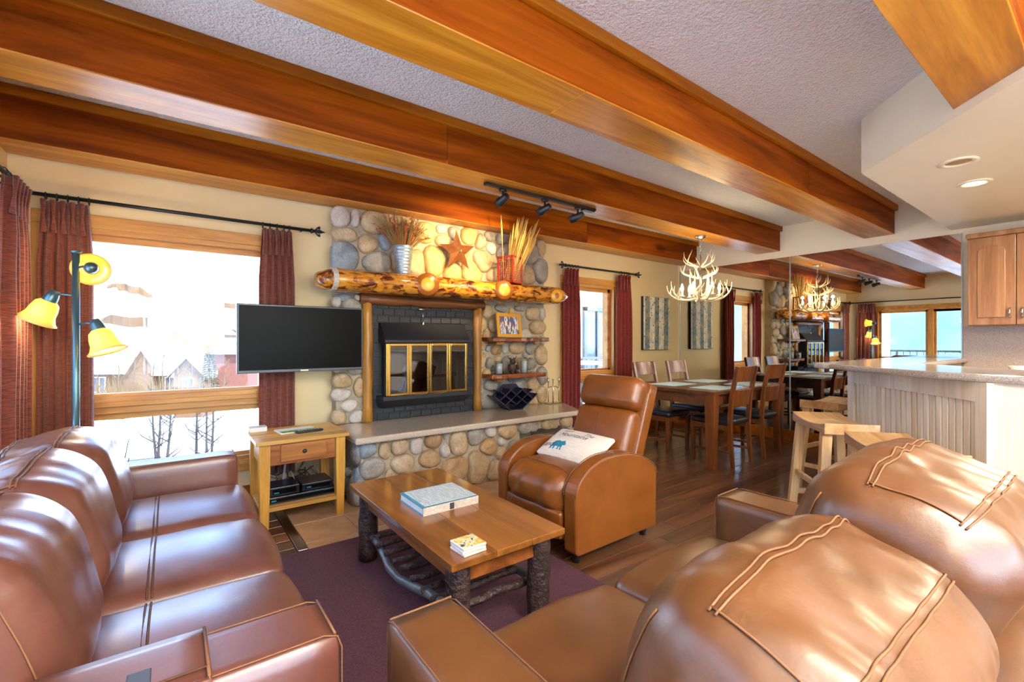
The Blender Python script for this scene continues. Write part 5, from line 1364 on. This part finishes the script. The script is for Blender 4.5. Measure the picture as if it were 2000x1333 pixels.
for k in range(5):
    y1 = .872-k*.303; y0 = y1-.298
    dd = MB().box(5.896, 5.919, y0, y1, 1.395, 2.185).build('door', 'cabinet_wood', uc, bevel=.004, world=True)
    ym, pw = (y0+y1)/2, .088
    P = [(ym-pw, 1.46), (ym+pw, 1.46), (ym+pw, 2.05)]+[(ym+pw*math.cos(a*PI/10), 2.05+.06*math.sin(a*PI/10)) for a in range(1, 10)]+[(ym-pw, 2.05)]
    Mz = Matrix(((0, 0, 1, 0), (1, 0, 0, 0), (0, 1, 0, 0), (0, 0, 0, 1)))
    pn = MB().prism(P, 5.886, 5.897, Mz).build('raised_panel', 'cabinet_wood', dd, bevel=.008); pn.location = -uc.location
    hy = y0+.035 if k % 2 == 0 else y1-.035
    h = MB().tube([(5.896, hy, 1.46), (5.87, hy, 1.465), (5.868, hy, 1.50), (5.87, hy, 1.535), (5.896, hy, 1.54)], [.008, .006, .01, .006, .008], 8).build('handle', 'chrome', dd, True); h.location = -uc.location
tag(MB().box(XR-.013, XR-.001, -1.6, .955, .92, 1.39).build('backsplash', 'backsplash'), 'pinkish grey granite backsplash under the wall cabinet', 'backsplash')
kc = thing('kitchen_counter', 'granite topped kitchen base cabinet along the mirror wall', 'cabinet', (5.92, -.3, 0))
MB().box(5.63, XR-.014, -1.6, .87, .09, .885).build('body', 'cabinet_wood', kc, world=True); MB().box(5.68, XR-.014, -1.6, .87, 0, .09).build('toe_kick', 'dark_plastic', kc, world=True)
MB().box(5.6, XR-.014, -1.6, .88, .885, .92).build('worktop', 'granite_bar', kc, bevel=.008, world=True)
for k in range(5):
    a = .86-k*.49; MB().box(5.61, 5.629, a-.47, a, .11, .87).build('door', 'cabinet_wood', kc, bevel=.004, world=True)
tag(MB().lathe([(0, 0), (.05, 0), (.075, .03), (.11, .11), (.105, .11), (.06, .03), (0, .012)], (5.95, .52, .92), 24).build('bowl', 'candle_white', None, True), 'cream rounded bowl on the kitchen counter at the right edge', 'bowl')

# ================================================================== LIGHTS OF THE ROOM, THEN ADDED FILL LIGHTS
def M_to(d):
    return Vector(d).to_track_quat('Z', 'Y').to_matrix().to_4x4()
lp = thing('floor_lamp', 'three-headed floor lamp with amber glass shades behind the sofa', 'floor lamp', (-.425, 3.47, 0))
MB().lathe([(0, 0), (.14, 0), (.14, .015), (.03, .035), (.0, .035)], seg=28).build('base', 'lamp_metal', lp, True)
MB().tube([(0, 0, .03), (0, 0, 1.74)], .0165, 14).lathe([(0, 1.75), (.024, 1.75), (.024, 1.742), (.0165, 1.735)], seg=14).build('pole', 'lamp_metal', lp, True)
R_ = Vector((SX, -CX, 0)); F_ = Vector((CX, SX, 0))
for z, off, dr_ in ((1.50, R_*-.13, R_*-.42-F_*.15+Vector((0, 0, -.9))), (1.655, R_*.085, R_*-.68+F_*.73+Vector((0, 0, .06))), (1.34, R_*.115, R_*.35+F_*.05+Vector((0, 0, -.92)))):
    d = dr_.normalized(); e = off+Vector((0, 0, z+.0))
    hd = MB().tube([(0, 0, z), off*.6+Vector((0, 0, z+.01)), e], .006, 8).build('arm', 'lamp_metal', lp, True)
    MB().lathe([(0, -.03), (.02, -.03), (.03, 0), (.034, .03), (.034, .036)], tuple(e), 18, M_to(d)).build('socket', 'lamp_metal', hd, True)
    c0 = e+d*.03
    MB().lathe([(.034, 0), (.052, .018), (.060, .05), (.064, .085), (.078, .115), (.092, .128), (.09, .130), (.075, .117), (.061, .085), (.057, .05), (.049, .02), (.03, .003)], tuple(c0), 24, M_to(d)).build('shade', 'amber_glass', hd, True)
    MB().lathe([(0, .0), (.012, .01), (.02, .045), (.012, .072), (0, .078)], tuple(c0), 12, M_to(d)).build('light_bulb', 'bulb', hd, True)
    lamp('floor_lamp_bulb', 'POINT', Vector(lp.location)+c0+d*.085, 3.5, (1, .8, .46), .02, lp)
tk = thing('track_light', 'black track light with three heads under the middle beam', 'track light', (2.38, 2.76, 2.397))
MB().box(1.81, 2.95, 2.742, 2.778, 2.375, 2.397).build('track', 'black_metal', tk, bevel=.003, world=True)
MB().box(2.80, 2.93, 2.735, 2.785, 2.362, 2.376).build('feed_box', 'black_metal', tk, bevel=.003, world=True)
for x in (1.97, 2.38, 2.745):
    c0 = Vector((x, 2.76, 2.30)); aim = Vector((2.25+(x-2.38)*.55, 3.9, 2.02)); d = (aim-c0).normalized()
    hd = MB().box(x-.025, x+.025, 2.745, 2.775, 2.357, 2.376).tube([(x, 2.76, 2.36), (x, 2.76, 2.30)], .008, 8).build('stem', 'black_metal', tk, True, world=True)
    MB().lathe([(0, -.05), (.026, -.05), (.028, .02), (.034, .025), (.034, .07), (.029, .07), (.026, .05), (0, .05)], tuple(c0-tk.location), 18, M_to(d)).build('head', 'black_metal', hd, True)
    MB().lathe([(0, .052), (.025, .052)], tuple(c0-tk.location), 14, M_to(d)).build('lens', 'can_lit', hd)
    lamp('track_spot', 'SPOT', c0+d*.085, 42, (1, .74, .38), .03, tk, aim, 1.25, .8)

ch = thing('antler_chandelier', 'white antler chandelier with candle bulbs over the dining table', 'chandelier', (4.64, 2.78, 1.64))
zc = 2.397-1.64
MB().lathe([(0, zc), (.062, zc), (.06, zc-.012), (.03, zc-.028), (.012, zc-.04), (0, zc-.04)], seg=22).build('canopy', 'nickel', ch, True)
for k in range(5):
    z = zc-.045-.036*k; q = Vector((1, 0, 0)) if k % 2 else Vector((0, 1, 0))
    MB().tube([Vector((0, 0, z-.012))+(q*math.cos(j*PI/5)*.011+Vector((0, 0, 1))*math.sin(j*PI/5)*.022) for j in range(11)], .0028, 5, False).build('chain_link', 'nickel', ch, True)
MB().tube([(0, 0, .08), (0, 0, zc-.2)], .008, 8).build('stem', 'nickel', ch, True)
rnd = random.Random(21)
def antler(a, r0, z0, r1, z1, thick, tines, lift, twist):
    thick *= .8; r1 *= rnd.uniform(.88, 1.12); a += rnd.uniform(-.18, .18); z1 += rnd.uniform(-.03, .03)
    ca, sa = math.cos(a), math.sin(a); cb, sb = math.cos(a+twist), math.sin(a+twist)
    pts = curve((ca*r0, sa*r0, z0), (cb*(r0+(r1-r0)*.55), sb*(r0+(r1-r0)*.55), z0-lift*.35), (cb*r1*1.02, sb*r1*1.02, z0+(z1-z0)*.25), (cb*r1, sb*r1, z1), 12)
    mb = MB().tube(pts, [thick*(1-.8*(i/12)**1.5) for i in range(13)], 8)
    for k in tines:
        i = int(k*12); b0 = pts[i]; tng = (pts[min(12, i+1)]-pts[i-1]).normalized(); s = rnd.choice((-1, 1))
        e = b0+(tng*.3+Vector((-cb*.35, -sb*.35, .9))+Vector((-sb, cb, 0))*s*.5).normalized()*rnd.uniform(.09, .15)
        mb.tube(curve(b0, b0+(e-b0)*.4+tng*.02, e-Vector((0, 0, .03)), e, 6), [thick*.6*(1-.8*j/6) for j in range(7)], 6)
    mb.build('antler', 'antler', ch, True)
for k in range(8): antler(k*PI/4+.2, .05, .075, .325, .23+rnd.uniform(-.03, .03), .017, (.45, .72), .16, rnd.uniform(-.25, .25))
for k in range(6): antler(k*PI/3+.5, .06, .10, .12, .36, .016, (.5,), .02, .5)
for k in range(6): antler(k*PI/3+.1, .05, .30, rnd.uniform(.18, .25), .40+rnd.uniform(-.03, .04), .014, (.6,), -.12, rnd.uniform(-.3, .3))
for k in range(6): antler(k*PI/3+.7, .03, .42, rnd.uniform(.13, .20), .53+rnd.uniform(-.02, .07), .012, (.55,), -.12, rnd.uniform(-.3, .3))
for k in range(6):
    a = k*PI/3+.15; x, y_ = math.cos(a)*.19, math.sin(a)*.19
    cn = MB().lathe([(0, .10), (.026, .10), (.03, .108), (.012, .112), (.012, .155), (0, .155)], (x, y_, 0), 12).build('candle', 'candle_white', ch, True)
    MB().lathe([(0, .155), (.011, .16), (.019, .185), (.012, .215), (.003, .24), (0, .242)], (x, y_, 0), 12).build('light_bulb', 'bulb', cn, True)
    lamp('chandelier_bulb', 'POINT', (4.64+x, 2.78+y_, 1.64+.27), 2.4, (1, .78, .46), .02, ch)
# added unseen ceiling lights behind the viewer and in the kitchen, to brighten the room
def flush(x, y, z, r, power, label, col=(.94, .97, 1)):
    t = thing('added_ceiling_light', label, 'ceiling light', (x, y, z), group='added unseen ceiling fill lights')
    MB().lathe([(0, 0), (r+.02, 0), (r+.02, -.03), (r, -.035)], seg=32).build('pan', 'nickel', t, True)
    MB().lathe([(0, -.036), (r, -.036)], seg=32).build('diffuser', 'can_lit', t)
    lamp('added_fill_lamp', 'AREA', (x, y, z-.05), power, col, r*2, t, (x, y, 0))
FL = .6
flush(.9, -.75, ZC, .30, 60*FL, 'added round flush fill light over the room behind the loveseat', (1, .84, .58))
flush(.9, -1.75, ZC, .30, 60*FL, 'added round flush fill light by the added back window')
flush(4.9, -.3, 2.352, .30, 70*FL, 'added round flush fill light in the middle of the kitchen', (1, .88, .66))
flush(3.1, -1.7, 2.352, .25, 14*FL, 'added round flush fill light at the kitchen entrance')

def added_uplight(x, y, power, label):  # added uplights, out of view, that brighten the ceiling
    t = thing('added_uplight', label, 'floor lamp', (x, y, 0), group='added unseen uplights for the ceiling')
    MB().lathe([(0, 0), (.14, 0), (.14, .02), (.02, .03), (0, .03)], seg=24).build('base', 'nickel', t, True)
    MB().tube([(0, 0, .03), (0, 0, 1.72)], .014, 10).build('pole', 'nickel', t, True)
    MB().lathe([(.014, 1.70), (.10, 1.74), (.17, 1.82), (.175, 1.82), (.10, 1.73), (.014, 1.69)], seg=24).build('bowl', 'nickel', t, True)
    lamp('added_uplight_lamp', 'AREA', (x, y, 1.80), power, (.88, .95, 1), .26, t, (x, y, 3))
added_uplight(-.35, -1.7, 120, 'added fill uplight in the back left corner behind the viewer')
added_uplight(1.6, -1.9, 120, 'added fill uplight by the added back window behind the loveseat')
